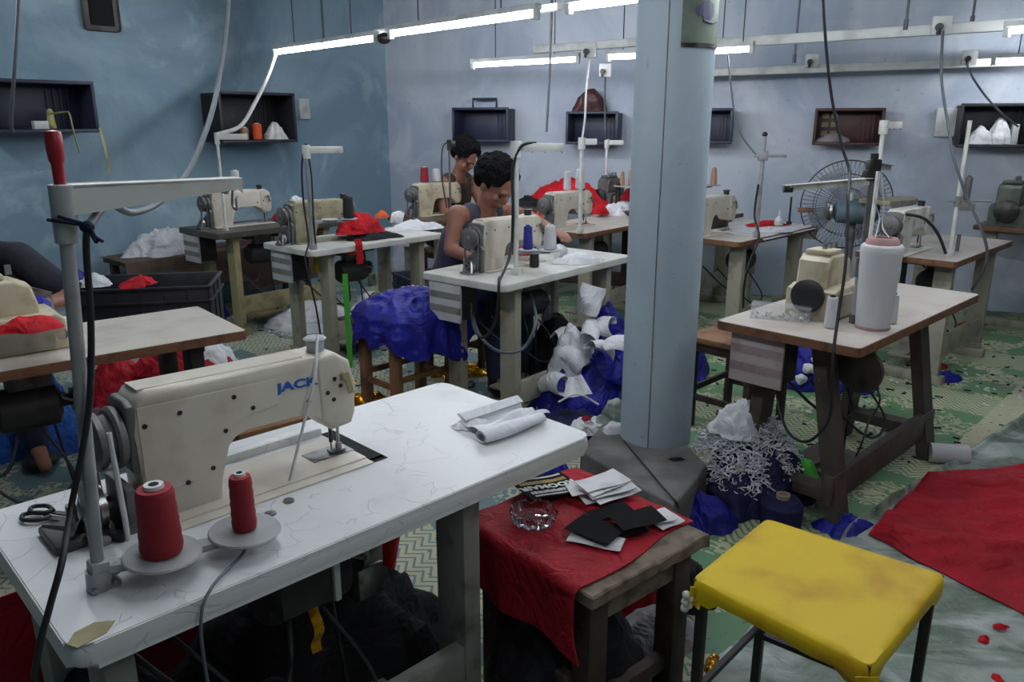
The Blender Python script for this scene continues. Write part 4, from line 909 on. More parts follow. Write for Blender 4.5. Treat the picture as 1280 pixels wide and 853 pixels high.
# ================================================================== YELLOW STOOL
yz = .52
c = [at(865, 722, yz), at(1090, 834, yz), at(1183, 718, yz), at(958, 647, yz)]
cen = (c[0]+c[1]+c[2]+c[3])/4; cen.z = 0
ys = thing('yellow_stool', 'stool with stained yellow vinyl seat and black square legs', 'stool', cen)
loc = [Vector((p.x-cen.x, p.y-cen.y, 0)) for p in c]
def bil(u, v): return (loc[0]*(1-u)+loc[1]*u)*(1-v)+(loc[3]*(1-u)+loc[2]*u)*v
def ypoly(off, z, nz=0.0, n=15):
    """the seat outline with rounded corners, pushed out by off, at height z"""
    out = []; m = len(loc)
    for i in range(m):
        a, b, c_ = loc[i-1], loc[i], loc[(i+1) % m]; r_ = .022
        p0 = b+(a-b).normalized()*r_; p1 = b+(c_-b).normalized()*r_
        for k in range(5): t_ = k/4; out.append(p0.lerp(b, t_).lerp(b.lerp(p1, t_), t_))
        q0 = c_+(b-c_).normalized()*r_
        for k in range(1, n): out.append(p1.lerp(q0, k/n))
    ce = Vector((0, 0, 0)); res = []
    for k, p in enumerate(out):
        d = (p-ce).normalized(); near = min((p-q).length for q in loc)
        w_ = noise.noise(Vector((p.x*16, p.y*16, z*9)))
        res.append(Vector((p.x+d.x*(off+nz*.25*w_), p.y+d.y*(off+nz*.25*w_), z+nz*w_-(nz*1.6 if near < .05 else 0))))
    return res
def yseat():
    mb = MB(); rows = []
    for f_ in (.02, .15, .3, .45, .6, .72, .84, .93):
        rows.append([Vector((p.x*f_, p.y*f_, yz+.0035*noise.noise(Vector((p.x*f_*13, p.y*f_*13, 2))))) for p in ypoly(-.006, yz)])
    rows += [ypoly(-.003, yz-.002), ypoly(.001, yz-.007), ypoly(.003, yz-.018, .002), ypoly(.002, yz-.03, .006), ypoly(.000, yz-.040, .011), ypoly(-.004, yz-.041, .011), ypoly(-.004, yz-.02, .004)]
    R_ = [[mb.b.verts.new(p) for p in r] for r in rows]; n = len(R_[0])
    for a, b in zip(R_, R_[1:]):
        for i in range(n): mb.b.faces.new((a[i], a[(i+1) % n], b[(i+1) % n], b[i]))
    mb.b.faces.new(R_[0]); return mb
mk('seat_cover', yseat(), 'yellow_vinyl', ys, smooth=50)
mb = MB(); V0 = [mb.b.verts.new((p.x*.985, p.y*.985, yz-.03)) for p in loc]; V1 = [mb.b.verts.new((p.x*.985, p.y*.985, yz-.004)) for p in loc]
mb.b.faces.new(V0[::-1]); mb.b.faces.new(V1)
for i in range(4): mb.b.faces.new((V0[i], V0[(i+1) % 4], V1[(i+1) % 4], V1[i]))
mk('seat_board', mb, 'wood_dark', ys)
for p in loc:
    k = p*.90; mk('leg', MB().box(k.x-.011, k.x+.011, k.y-.011, k.y+.011, 0, yz-.028, .002, m=Matrix.Translation((k.x, k.y, 0)) @ Matrix.Rotation(R(-40), 4, 'Z') @ Matrix.Translation((-k.x, -k.y, 0))), 'black_paint', ys)
for a, b in ((0, 1), (1, 2), (2, 3), (3, 0)):
    for zz in (.19,): p, q = loc[a]*.90, loc[b]*.90; mk('rung', MB().beam((p.x, p.y, zz+.03*(a % 2)), (q.x, q.y, zz+.03*(a % 2)), .014, .014), 'black_paint', ys)
mk('corner_flap', MB().grid(lambda u, v: ((loc[1]+Vector((.0, 0, 0))).x-.015+.045*(u-.35)+.01*v, loc[1].y+.012*math.sin(u*7)*v-.004, yz-.02-.055*v*(1-.5*abs(u-.5))), 12, 10, .002), 'yellow_vinyl', ys)
mk('corner_flap', MB().grid(lambda u, v: (loc[0].x-.004+.03*u*(1-.3*v), loc[0].y-.008+.012*math.sin(u*5)*v, yz-.02-.05*v), 12, 10, .002), 'yellow_vinyl', ys)
mb = MB()
for k in range(5): mb.ball((loc[0].x-.010+.008*(k % 2), loc[0].y+.002*k, yz-.045-.010*k), .010, sub=2)
mk('foam_tuft', mb, 'foam', ys, 'white foam beads poking from the corner')

# ================================================================== RIGHT FRONT TABLE
T13 = Frame(1.18, 2.55, 44, 1.27, .56)
t13 = table(T13, 'dark legged sewing table at right with worn pale top', 'laminate_pink', 'edge_wood', 'leg_dark', 'A', .034, 'box_pink', True, .02, .003, cbx=.05, beam_z=.10)
mk('round_guard', MB().lathe([(0, -.012), (.085, -.012), (.088, 0), (.085, .01), (0, .012)], (.28, .10, .60), 'x', 32), 'leg_dark', t13)
mk('lamp_bracket', MB().cyl((.29, .12, .60), (.42, .2, .62), .035, .028, seg=16), 'leg_grey', t13)
overlock(T13, .44, .33, 'beige overlock machine behind the big white cone', 'enamel_old', 'black', 1.0, R(0))
p = at(1090, 410, .76); cone('very large cone of white thread on the right front table', p, .315, .060, .073, 'thread_white', 'thread_tan', seg=40)
bigc = [o for o in COL.objects if o.get('label', '').startswith('very large cone')][0]
M['pinkrim'] = pm('dusty_pink_rim', (170, 132, 132), .7)
mk('top_rim', MB().lathe([(.032, .31), (.060, .31), (.056, .330), (.048, .338), (.034, .338), (.032, .31)], seg=36), 'pinkrim', bigc)
mk('bottom_rim', MB().lathe([(.0, .0005), (.060, .0005), (.062, .010), (.058, .014), (0, .014)], seg=36), 'pinkrim', bigc)
cone('small white thread cone left of the very large cone', at(1037, 410, .76), .118, .0215, .019, 'thread_white', 'black', seg=24)
cone('small white thread cone right of the very large cone', at(1113, 404, .76), .112, .0225, .019, 'thread_white', 'black', seg=24)
# clear box with buttons
cb = thing('clear_box', 'transparent plastic box with small white pieces on right front table', 'box', at(975, 398, .76), R(-22))
mb = MB()
for b in ((-.11, .11, -.045, .045, .0005, .003), (-.11, .11, -.045, -.042, 0, .05), (-.11, .11, .042, .045, 0, .05), (-.11, -.107, -.045, .045, 0, .05), (.107, .11, -.045, .045, 0, .05), (-.001, .001, -.042, .042, .003, .045)): mb.box(*b)
mk('tray', mb, 'clear_box', cb, smooth=0); mk('lid', MB().box(-.112, .112, -.047, .047, .05, .054, .001), 'clear_box', cb)
mb = MB()
for k in range(26):
    x, y = rnd.uniform(-.095, .095), rnd.uniform(-.03, .03); mb.cyl((x, y, .003+.004*(k % 4)), (x+.006, y, .009+.004*(k % 4)), .008, seg=8)
tag(mk('white_pieces', mb, 'white_plastic', smooth=40), 'loose small white plastic pieces filling the clear box', 'buttons', None, 'stuff').location = cb.location
bpy.data.objects['white_pieces'].rotation_euler.z = R(-22)
o = mk('needle_rod', MB().cyl((0, 0, 0), (0, 0, .10), .003, seg=8).cyl((0, 0, 0), (0, 0, .01), .007, seg=8), 'black'); place(o, at(988, 386, .76)); tag(o, 'thin black rod standing beside the clear box', 'rod')
sp = at(1068, 404, .76)
ts13 = thread_stand(sp, 0, 'grey thread stand with two arms on the right front table', .60, (), 'castiron', 'pole_white', (), r=.011)
mk('lower_tube', MB().cyl((0, 0, 0), (0, 0, .18), .017, seg=16), 'pole', ts13); mk('tube_sleeve', MB().cyl((0, 0, .18), (0, 0, .25), .020, seg=16), 'castiron', ts13)
def armbeam(a, b, mat):
    mb = MB(); a, b = Vector(a), Vector(b); mb.beam(a, b, .026, .003).beam(a+Vector((0, 0, -.012)), b+Vector((0, 0, -.008)), .003, .024)
    return mk('guide_arm', mb, mat, ts13)
pl_ = far(980, 232, sp.y-.18)-sp; armbeam((.0, -.0, .545), tuple(pl_), 'pole_white')
pr_ = far(1114, 207, sp.y+.08)-sp; armbeam((.0, .0, .60), tuple(pr_), 'pole')
mk('joint_block', MB().box(-.022, .022, -.02, .02, .57, .612, .004).box(-.03, .005, -.015, .02, .535, .575, .004).cyl((-.0, 0, .61), (0, 0, .632), .014, seg=12), 'dark_steel', ts13)
mk('arm_end', MB().cyl(tuple(pl_+Vector((0, 0, -.012))), tuple(pl_+Vector((.03, 0, -.012))), .012, seg=8), 'dark_steel', ts13)
cable('thread_line', 'white threads falling from the stand arm onto the very large cone', [sp+Vector((.03, .01, .59)), sp+Vector((.055, .0, .45)), sp+Vector((.06, 0, .37)), p+Vector((.02, 0, .338))], .0025, 'white_cable', 'thread')
cable('thread_line', 'second white thread looping from the stand to cone rim', [sp+Vector((.03, .01, .59)), sp+Vector((.02, .0, .47)), sp+Vector((.05, .01, .40)), p+Vector((-.03, 0, .338))], .002, 'white_cable', 'thread')
cable('power_cable', 'black cable dropping from ceiling to the right front table', [far(1027, -150, 2.9), far(1029, 0, 2.9), far(1038, 110, 2.9), far(1052, 180, 2.88), far(1062, 215, 2.84), far(1060, 250, 2.72), far(1057, 330, 2.62), far(1047, 400, 2.56), far(1042, 440, 2.5), far(1040, 480, 2.5), far(1036, 525, 2.55), far(1010, 552, 2.65), far(985, 540, 2.75), far(972, 500, 2.85), far(973, 465, 2.9)], .0055, 'cable')
cable('plug_cable', 'thin black cord with knot hanging below the right front table', [T13(.50, .30, .62), far(1098, 490, 2.95), far(1085, 530, 2.9), far(1075, 560, 2.8), at(1060, 590, .02)], .004, 'cable')
cable('box_cable', 'grey leads from the control box under the right front table', [T13(.12, .18, .58), T13(.22, .2, .57), T13(.30, .25, .60), T13(.40, .3, .62)], .006, 'grey_cable')

# dark stool behind the right front table
stool(Frame(1.13, 3.50, 45, .44, .38), 'dark stool with brown wooden seat between pillar and right front table', .48, 'wood_dark', 'wood')

# ================================================================== MIDDLE TABLE
T2 = Frame(-.04, 3.61, 50, 1.15, .56)
t2 = table(T2, 'white topped sewing table in the middle in front of worker', 'laminate_white', 'laminate_white', 'leg_beige', 'H', .034, 'box_grey', True, .03, .006, cbx=.02, beam_z=.10)
lockstitch(T2, .43, .34, 'cream sewing machine used by the worker in grey tank top', 'enamel')
sp2 = T2(.26, .14, .76)
ts2 = thread_stand(sp2, R(-12), 'white thread stand in front of the middle worker', .64, (.23,), 'pole_white', 'pole_white', (), r=.014)
def disc(stand, dx, dy, dz, rr): 
    mk('spool_plate', MB().lathe([(0, dz), (rr, dz), (rr+.002, dz+.003), (rr, dz+.006), (0, dz+.006)], (dx, dy, 0), 'z', 32), 'grey_plastic', stand); mk('plate_arm', MB().beam((0, 0, dz-.008), (dx, dy, dz-.006), .02, .016), 'grey_plastic', stand)
disc(ts2, .055, .03, .12, .048); disc(ts2, .165, .045, .12, .055)
def onst(ts, x, y, z): return Matrix.Translation(ts.location) @ Matrix.Rotation(ts.rotation_euler.z, 4, 'Z') @ Vector((x, y, z))
cone('blue thread cone on the middle stand', onst(ts2, .055, .03, .1265), .115, .025, .021, 'thread_blue', 'thread_blue')
cone('white thread cone right of the blue one on the middle stand', onst(ts2, .165, .045, .1265), .118, .033, .028, 'thread_white', 'white_plastic')
cone('black thread cone standing on the middle table', at(668, 334, .76), .10, .026, .022, 'thread_black', 'black')
def crump(label, px, py, z, rx, ry, h, mat, seed, rz=0, amp=.02, f=14, name='cloth_piece', cat='cloth', group=None, **k): return garment(name, label, cat, at(px, py, z), rx, ry, h, mat, seed, amp, f, rz, group, **k)
crump('white cloth piece on the middle table at right', 722, 328, .76, .15, .07, .045, 'white_cloth', 51, R(20))
def curl(w_, r, turns, thick=.003, wob=.012, off=0):
    def f(u, v):
        a = off+v*2*math.pi*turns*(.85+.3*u); rr = r*(.75+.9*v+.25*noise.noise(Vector((u*2, v*3, r*90+w_*50)))); return ((u-.5)*w_+wob*math.sin(v*5), math.cos(a)*rr, r*1.35+math.sin(a)*rr+wob*math.sin(u*4))
    return f
clothlay('white_collar', 'curled white collar standing behind the cloth on middle table', 'collar', curl(.10, .03, .8), 10, 26, 'white_cloth', .003, None, at(697, 323, .762), R(60))
crump('black cloth bundle under the worker machine front', 655, 318, .76, .07, .05, .03, 'red_cloth', 53)
cable('machine_cable', 'black cord from the middle stand top looping below the table', [onst(ts2, .1, 0, .645), onst(ts2, .03, -.02, .63), onst(ts2, -.012, -.02, .52), onst(ts2, -.012, -.02, .3), onst(ts2, -.02, -.03, .12), onst(ts2, -.03, -.22, .02), far(624, 350, 3.45), far(620, 400, 3.45), far(605, 422, 3.5), far(592, 410, 3.6), far(590, 380, 3.75)], .007, 'cable')
cable('box_cable', 'grey hose looping under the middle table', [T2(.1, .3, .58), far(600, 420, 3.6), far(625, 440, 3.6), far(655, 435, 3.65), far(670, 400, 3.7), T2(.45, .2, .62)], .008, 'grey_cable')
t = thing('foot_pedal_rods', 'black treadle rods under the middle table', 'treadle', T2(.62, .3, 0), T2.a)
mk('pedal', MB().box(-.14, .14, -.10, .10, .03, .05, .004), 'black', t); mk('rod', MB().cyl((.03, .02, .05), (.02, .0, .6), .005), 'black', t); mk('rod', MB().cyl((-.06, .02, .05), (-.03, .0, .6), .005), 'black', t)
mk('support', MB().box(-.2, .2, -.015, .015, 0, .03), 'black', t)

# ================================================================== people
def seated(label, head, ang, shirt, kind, pants, over=None, lean=.33, seat=.50, hd=-.8):
    f = Vector((math.sin(R(ang)), -math.cos(R(ang)), 0)); r = Vector((f.y, -f.x, 0)); head = Vector(head)
    pe = Vector((head.x, head.y, seat+.05))-f*lean
    ch = pe.lerp(Vector((head.x, head.y, head.z-.20)), .62)-f*.02; ne = Vector((head.x, head.y, head.z-.165))-f*.085; ch = pe.lerp(ne, .66)-f*.02
    sh = ne.lerp(ch, .30)
    J = dict(head=head, neck=ne, chest=ch, pelvis=pe, shl=sh-r*.185, shr=sh+r*.185)
    J.update(ell=J['shl']-Vector((0, 0, .24))+f*.10-r*.05, elr=J['shr']-Vector((0, 0, .24))+f*.10+r*.05)
    J.update(wrl=J['ell']+f*.22+Vector((0, 0, .0))+r*.08, wrr=J['elr']+f*.22-r*.08)
    J.update(hil=pe-r*.09, hir=pe+r*.09); J.update(knl=pe-r*.13+f*.42, knr=pe+r*.13+f*.42)
    J.update(anl=Vector((*(pe-r*.13+f*.44).xy, .09)), anr=Vector((*(pe+r*.13+f*.44).xy, .09)), foot=f)
    if over:
        for k, v in over.items(): J[k] = v
    base = Vector((pe.x, pe.y, 0)); return person(label, J, shirt, kind, pants, base, (f.x, f.y, hd)), pe, f
hp_ = far(619, 231, 4.42)
shR = far(571, 268, 4.36); elR = far(563, 312, 4.30); wrR = far(598, 327, 4.18)
w2, pe2, f2 = seated('man in grey tank top bending over the middle machine', hp_, 50, 'tank', 'tank', 'jeans', dict(shr=shR, elr=elR, wrr=wrR, shl=far(626, 262, 4.66), ell=far(662, 272, 4.74), wrl=far(692, 288, 4.50)))
hp3 = far(581, 196, 6.75)
w3, pe3, f3 = seated('bare shouldered worker farthest back in the corner', hp3, 48, 'wood_dark', 'tank', 'jeans', None, .30)
# worker at left edge
f1 = Vector((math.sin(R(40)), -math.cos(R(40)), 0))
h1 = far(-58, 262, 3.30)
w1, pe1, f1 = seated('worker in black shirt cut off by the left picture edge', h1, 40, 'tee_black', 'tee', 'jeans', dict(shl=far(22, 322, 3.42), ell=far(88, 372, 3.22), wrl=far(42, 388, 2.95), handl=(-.8, -.45, -.1)), .30)
for (pe, a, lb) in ((pe2, 50, 'low stool under the man in grey tank top'), (pe3, 48, 'low stool under the farthest worker'), (pe1, 40, 'low stool under the worker at the left edge')):
    ff = Frame(pe.x, pe.y, a); q = ff(-.16, -.14); stool(Frame(q.x, q.y, a, .32, .28), lb, .425, 'wood_dark', 'wood')

# ================================================================== LEFT BEIGE TABLE
T1 = Frame(-.98-1.22*math.cos(R(40)), 2.80-1.22*math.sin(R(40)), 40, 1.22, .52)
t1 = table(T1, 'beige topped table with brown edge at the left, black legs', 'laminate', 'edge_wood', 'black_paint', 'H', .034, None, True, .012, .003)
mk('switch_box', MB().box(.93, .99, .05, .09, .52, .62, .004), 'box_grey', t1)
ov1 = overlock(T1, .52, .26, 'grey overlock machine at the left picture edge', 'enamel_old', 'steel', 1.0)
crump('red and white cloth under the left worker hand', 38, 412, .87, .09, .05, .03, 'red_bright', 61, R(30))
crump('white sleeve piece beside the left overlock machine', 72, 408, .76, .07, .05, .05, 'white_cloth', 62)
crump('blue cloth bit behind the left overlock machine', 42, 385, .80, .06, .05, .05, 'blue_cloth', 63)
# black crate behind on a stand
cf = far(178, 388, 3.9)
CF = Frame(cf.x-.30, cf.y-.12, 12, .66, .40)
stool(Frame(CF.o.x+.05, CF.o.y+.05, 12, .56, .32), 'low wooden stand carrying the open black crate', .40, 'wood_dark', 'wood_dark')
def open_crate(fr, z, h, label, mat='crate_black'):
    t = thing('open_crate', label, 'crate', fr(0, 0, z), fr.a); L, W = fr.L, fr.W; th = .01
    mk('bottom_panel', MB().box(0, L, 0, W, 0, th), mat, t)
    for nm, b in (('side_panel', (0, L, 0, th)), ('side_panel', (0, L, W-th, W)), ('end_panel', (0, th, 0, W)), ('end_panel', (L-th, L, 0, W))):
        pn = mk(nm, MB().box(b[0], b[1], b[2], b[3], 0, h-.0, .002), mat, t)
        n = 6 if nm == 'side_panel' else 3
        for k in range(1, n):
            if nm == 'side_panel': x = L*k/n; y = -.006 if b[2] == 0 else W-.002; mk('rib', MB().box(x-.004, x+.004, y, y+.008, .01, h-.02), mat, pn)
            else: y = W*k/n; x = -.006 if b[0] == 0 else L-.002; mk('rib', MB().box(x, x+.008, y-.004, y+.004, .01, h-.02), mat, pn)
    mb = MB()
    for zz in (h-.012, h*.72):
        mb.box(-.012, L+.012, -.012, .002, zz, zz+.014, .003).box(-.012, L+.012, W-.002, W+.012, zz, zz+.014, .003).box(-.012, .002, 0, W, zz, zz+.014, .003).box(L-.002, L+.012, 0, W, zz, zz+.014, .003)
    mk('rim', mb, mat, t); return t
open_crate(CF, .40, .30, 'open black plastic crate with clothes left of the far machines')
crump('red folded cloth hanging over the black crate rim', 173, 356, .70, .07, .10, .035, 'red_bright', 64, 0)
crump('white cloth in the black crate beside the red one', 118, 357, .68, .08, .06, .05, 'white_cloth', 65)
crump('royal blue cloth at the left end inside the black crate', 101, 354, .68, .06, .06, .06, 'blue_cloth', 66)
crump('dark clothes filling the black crate', 215, 362, .55, .22, .15, .12, 'black_cloth', 67)
# bench with red-white clothes below
stool(Frame(-.98, 2.62, 40, .42, .36), 'wooden bench under the beige table end', .42, 'wood', 'wood')
crump('red and white shirt heaped on the wooden bench under beige table', 235, 462, .42, .20, .16, .13, 'red_cloth', 68, R(30), .03)
crump('white stripe of the shirt on the wooden bench', 268, 462, .42, .12, .05, .12, 'white_cloth', 69, R(60))
crump('dark red cloth bundle hanging left on bench below beige table', 150, 500, .30, .16, .14, .20, 'red_cloth', 70, 0, .03)
crump('bright blue bag on floor under the beige table', 48, 560, .0, .22, .2, .36, 'sky_bag', 71, 0, .04, 8, 'blue_bag', 'bag')
crump('red fabric on floor between the front machine and stool', 372, 535, .0, .35, .13, .14, 'red_bright', 72, R(38), .03)
crump('gold foil sheet edge lying behind the front table', 455, 505, .0, .18, .06, .06, 'gold', 73, R(30), .02, 12, 'foil', 'foil')

# ================================================================== LEFT MIDDLE TABLE
T3 = Frame(-1.19, 4.62, 48, 1.08, .55)
t3 = table(T3, 'white topped table left of the middle with red clothes', 'laminate_white', 'laminate_white', 'leg_beige', 'H', .034, 'box_grey', True, .03, .006, cbx=.04)
lockstitch(T3, .34, .36, 'olive beige machine with big black wheel on the left middle table', 'enamel_olive')
ts3 = thread_stand(T3(.06, .07, .76), R(10), 'slender thread stand with grey cords on the left middle table', .60, (.21,), 'pole', 'pole_white', (), r=.012)
disc(ts3, .11, .04, .17, .05); disc(ts3, .22, .06, .17, .05)
cone('black thread cone on the left middle stand', onst(ts3, .22, .06, .1765), .13, .034, .03, 'thread_black', 'black')
crump('bright red clothes heaped on the left middle table', 452, 290, .80, .17, .11, .11, 'red_bright', 74, R(40), .03)
crump('black garment under the red clothes on left middle table', 470, 298, .76, .20, .09, .045, 'black_cloth', 75, R(44), .012)
clothlay('red_strap', 'red strap hanging over the edge of left middle table', 'cloth', lambda u, v: (.05*(u-.5), -.01*(v > .3), .05*(1-v) if v < .3 else .035-.2*(v-.3)), 4, 14, 'red_bright', .004, None, T3(.34, -.006, .75), T3.a)
crump('orange cloth scrap hanging below the red strap', 442, 318, .70, .04, .03, .05, 'orange', 76, 0, .01)
crump('orange cloth scrap behind the bright red clothes', 478, 272, .80, .05, .04, .05, 'orange', 77, 0, .01)
crump('white clothes at the right end of the left middle table', 520, 286, .76, .20, .10, .05, 'white_cloth', 78, R(30))
clothlay('white_collar', 'white collar standing among white clothes of left middle table', 'collar', curl(.08, .035, .7), 8, 20, 'white_cloth', .003, None, at(497, 280, .79), R(10))
cable('machine_cable', 'dark cord hanging down the left middle thread stand', [onst(ts3, 0, 0, .62), onst(ts3, -.03, -.01, .5), onst(ts3, -.035, -.02, .3), onst(ts3, -.02, -.04, .06), T3(-.03, .02, .7), T3(-.01, -.03, .4), T3(.02, -.03, .02)], .006, 'cable')
cable('thin_cable', 'second dark cord on right side of the left middle stand', [onst(ts3, 0, 0, .62), onst(ts3, .02, -.012, .45), onst(ts3, .016, -.012, .2), onst(ts3, .02, 0, .0)], .005, 'cable')
o = mk('green_rod', MB().beam((0, 0, 0), (0, 0, .60), .03, .02), 'green'); place(o, far(436, 425, 4.75)); o.location.z = 0.0; tag(o, 'bright green strip standing under the left middle table', 'strip')
o = mk('yellow_packet', MB().box(-.03, .03, -.01, .01, 0, .13, .004), 'yellow'); place(o, T3(.28, .35, .56), T3.a); tag(o, 'yellow packet hanging under the left middle table', 'packet')
o = mk('yellow_bag', heap_mb(.15, .11, .2, 81, .02, 8), 'beige_cloth', smooth=70); place(o, far(470, 385, 5.6)); o.location.z = 0.1; 
tag(o, 'pale stuffed bag on crate behind the blue clothes', 'bag')
stool(Frame(o.location.x-.15, o.location.y-.12, 40, .3, .26), 'tiny dark box stand under the pale bag', .10, 'wood_dark', 'wood_dark', th=.02, rail=.06)
CF2 = Frame(-.78, 5.9, 30, .5, .36); open_crate(CF2, .0, .34, 'violet black crate on floor beyond the blue clothes', 'crate_navy')
crump('white clothes heap on floor left of the middle aisle', 395, 405, 0, .36, .24, .13, 'white_cloth', 82, R(10), .05, 10)
crump('white cloth heap behind the green strip', 470, 392, 0, .22, .16, .16, 'white_cloth', 83, R(20), .04, 10)
crump('grey long fabric lying on floor below left middle table', 455, 425, 0, .36, .12, .08, 'grey_cloth', 84, R(30), .03)
# stool with blue clothes
S2_ = Frame(-.60, 3.80, 45, .46, .36)
stool(S2_, 'brown wooden stool under the royal blue clothes', .50, 'wood', 'wood', .05)
def drape_mb(hx, hy, top, drop, seed, amp=.035, nt=110, nr=40):
    """cloth thrown over a block: crumpled on top, falling past the edge by an uneven length"""
    mb = MB(); rows = []
    for i in range(nr+1):
        t_ = i/nr; row = []
        for j in range(nt):
            a = 2*math.pi*j/nt; ca, sa_ = math.cos(a), math.sin(a)
            rim = 1/max(abs(ca)/hx, abs(sa_)/hy); rim = rim*.55+min(hx, hy)*.45*1.12
            dl = drop*(.55+.75*(noise.noise(Vector((ca*1.7, sa_*1.7, seed)))+.35))
            k = min(1, t_/.55); x, y = ca*rim*k, sa_*rim*k; z = top*(1-k**2.2)
            if t_ > .55:
                q = (t_-.55)/.45; z = -dl*q; f_ = .018*math.sin(a*13+seed+2*noise.noise(Vector((a, q, 0))))*min(1, q*1.6)+.02*math.sin(q*1.5)
                x += ca*(f_+.01); y += sa_*(f_+.01)
            fd = fold((x, y, z), 8, seed); z += amp*fd*(1 if t_ < .55 else .5); x += ca*amp*.5*fold((x, y, z+2), 9, seed); y += sa_*amp*.5*fold((x, y, z+4), 9, seed)
            row.append(mb.b.verts.new((x, y, z)))
            if i == 0: row = [row[0]]*nt; break
        rows.append(row)
    fs = []
    for a, b in zip(rows, rows[1:]):
        for j in range(nt):
            vs = []
            for v in (a[j], b[j], b[(j+1) % nt], a[(j+1) % nt]):
                if v not in vs: vs.append(v)
            fs.append(mb.b.faces.new(vs))
    return mb
o = mk('blue_clothes', drape_mb(.27, .22, .09, .20, 3), 'blue_cloth', smooth=75); place(o, S2_(.26, .17, .53), S2_.a); tag(o, 'royal blue clothes thrown over the brown wooden stool', 'clothes')
garment('blue_clothes', 'royal blue garment bunched at the right end of the brown stool', 'clothes', S2_(.46, .08, .50), .16, .14, .10, 'blue_cloth', 85, .04, 9, S2_.a)
crump('white cloth piece on top of the blue clothes stool', 520, 366, .58, .10, .05, .03, 'white_cloth', 86, R(-20))
o = mk('metal_rod', MB().cyl((0, 0, .04), (.22, .02, .04), .028, seg=18).cyl((.22, .02, .04), (.235, .022, .04), .033, seg=18), 'steel'); place(o, at(515, 436, .0)); tag(o, 'short chrome roller lying on floor below blue clothes', 'roller')
crump('crumpled gold foil on floor left of the middle table leg', 580, 466, 0, .17, .10, .05, 'gold', 87, R(20), .03, 14, 'foil', 'foil')
crump('small gold foil piece beneath the brown wooden stool', 432, 478, 0, .06, .04, .03, 'gold', 88, 0, .02, 14, 'foil', 'foil')

# ================================================================== FAR LEFT
p4 = at(270, 293, .76); T4 = Frame(p4.x, p4.y, 48, 1.1, .56)
t4 = table(T4, 'dark topped table before the teal wall with cream machine', 'laminate_dark', 'laminate_dark', 'wood_pale', 'H', .04, 'box_grey', True, .02, .004, cbx=.02)
lockstitch(T4, .38, .33, 'cream machine with white cone on top before the teal wall', 'enamel')
cone('white thread cone standing on the far left machine', T4(.36, .33, .76+.27), .13, .034, .03, 'thread_white', 'white_plastic')
ts4 = thread_stand(T4(.14, .12, .76), R(12), 'thin white stand on the dark topped table by teal wall', .66, (.2,), 'pole_white', 'pole_white', (), r=.009)
cable('white_tube', 'whitish flexible cable from leftmost tube to far left stand', [at(345, 67, ZT), far(335, 95, 5.9), far(318, 130, 5.75), far(300, 158, 5.65), onst(ts4, 0, 0, .66)], .014, 'white_cable')
crump('red cloth bit at the needle of the far left machine', 352, 274, .77, .07, .05, .05, 'red_bright', 89)
crump('white cloth on the far left table right end', 372, 262, .82, .10, .06, .10, 'white_cloth', 90)
LT = Frame(-2.77, 5.6, 50, 1.6, .42)
lt = thing('covered_table', 'low table under a brown cover along the teal wall', 'table', LT(0, 0, 0), LT.a)
mk('tabletop', MB().box(0, LT.L, 0, LT.W, .48, .52, .004), 'wood_dark', lt)
for x in (.03, LT.L-.08):
    for y in (.03, LT.W-.08): mk('leg', MB().box(x, x+.05, y, y+.05, 0, .48), 'wood_dark', lt)
def cover(u, v):
    x = -.02+u*(LT.L+.04)
    if v < .5: k = v/.5; return (x, LT.W-k*(LT.W+.01), .524+.004*noise.noise(Vector((x*5, k*5, 0))))
    k = (v-.5)/.5; return (x+.01*math.sin(x*30), -.012-.02*abs(math.sin(x*9))*k-.01*k, .522-k*.34*(1 if x < .5 or x > .9 else .75))
clothlay('table_cover', 'brown cloth cover hanging over the low table', 'cloth', cover, 60, 24, 'brown_cloth', .004, None, LT(0, 0, 0), LT.a)
garment('cloth_piece', 'pile of white cut pieces on the brown covered table', 'cloth', LT(.38, .20, .526), .30, .15, .20, 'white_cloth', 91, .04, 12, LT.a, nr=30, nt=70)
garment('cloth_piece', 'violet folded cloth on the brown covered table right', 'cloth', LT(1.05, .18, .526), .25, .14, .03, 'crate_brown', 92, .01, 9, LT.a)
crump('small blue white bag on floor beside the black crate', 268, 398, 0, .10, .10, .18, 'blue_cloth', 93)

# ================================================================== BACK CENTRE
T5 = Frame(-.62, 6.1, 48, 1.15, .56)
t5 = table(T5, 'brown table of the farthest worker in the corner', 'laminate_dark', 'edge_wood', 'leg_beige', 'H')
lockstitch(T5, .36, .33, 'cream machine of the farthest worker', 'enamel_old')
cone('red thread cone on top of the farthest worker machine', T5(.24, .34, .76+.27), .12, .036, .03, 'thread_red', 'white_plastic')
cone('white thread cone on top of the farthest worker machine', T5(.36, .33, .76+.27), .10, .036, .03, 'thread_white', 'white_plastic')
ts5 = thread_stand(far(563, 262, 6.15), 0, 'thin dark stand rising before the farthest worker', .60, (.05,), 'castiron', 'dark_steel', (), r=.009); ts5.location.z = .76
cable('machine_cable', 'thin dark cord looped on left of the dark stand', [onst(ts5, 0, 0, .6), onst(ts5, -.05, 0, .55), onst(ts5, -.06, 0, .35), onst(ts5, -.03, 0, .1)], .005, 'cable')
T6 = Frame(.50, 5.40, 50, 1.15, .56)
t6 = table(T6, 'brown edged table with white clothes just left of pillar', 'laminate', 'edge_wood', 'leg_beige', 'H', .034, 'box_grey')
lockstitch(T6, .22, .30, 'cream machine just left of the pillar', 'enamel')
cone('white thread cone, left of two on the machine beside pillar', T6(.20, .30, .76+.27), .13, .028, .024, 'thread_white', 'white_plastic')
cone('white thread cone, right of two on the machine beside pillar', T6(.33, .28, .76+.27), .14, .036, .03, 'thread_white', 'white_plastic')
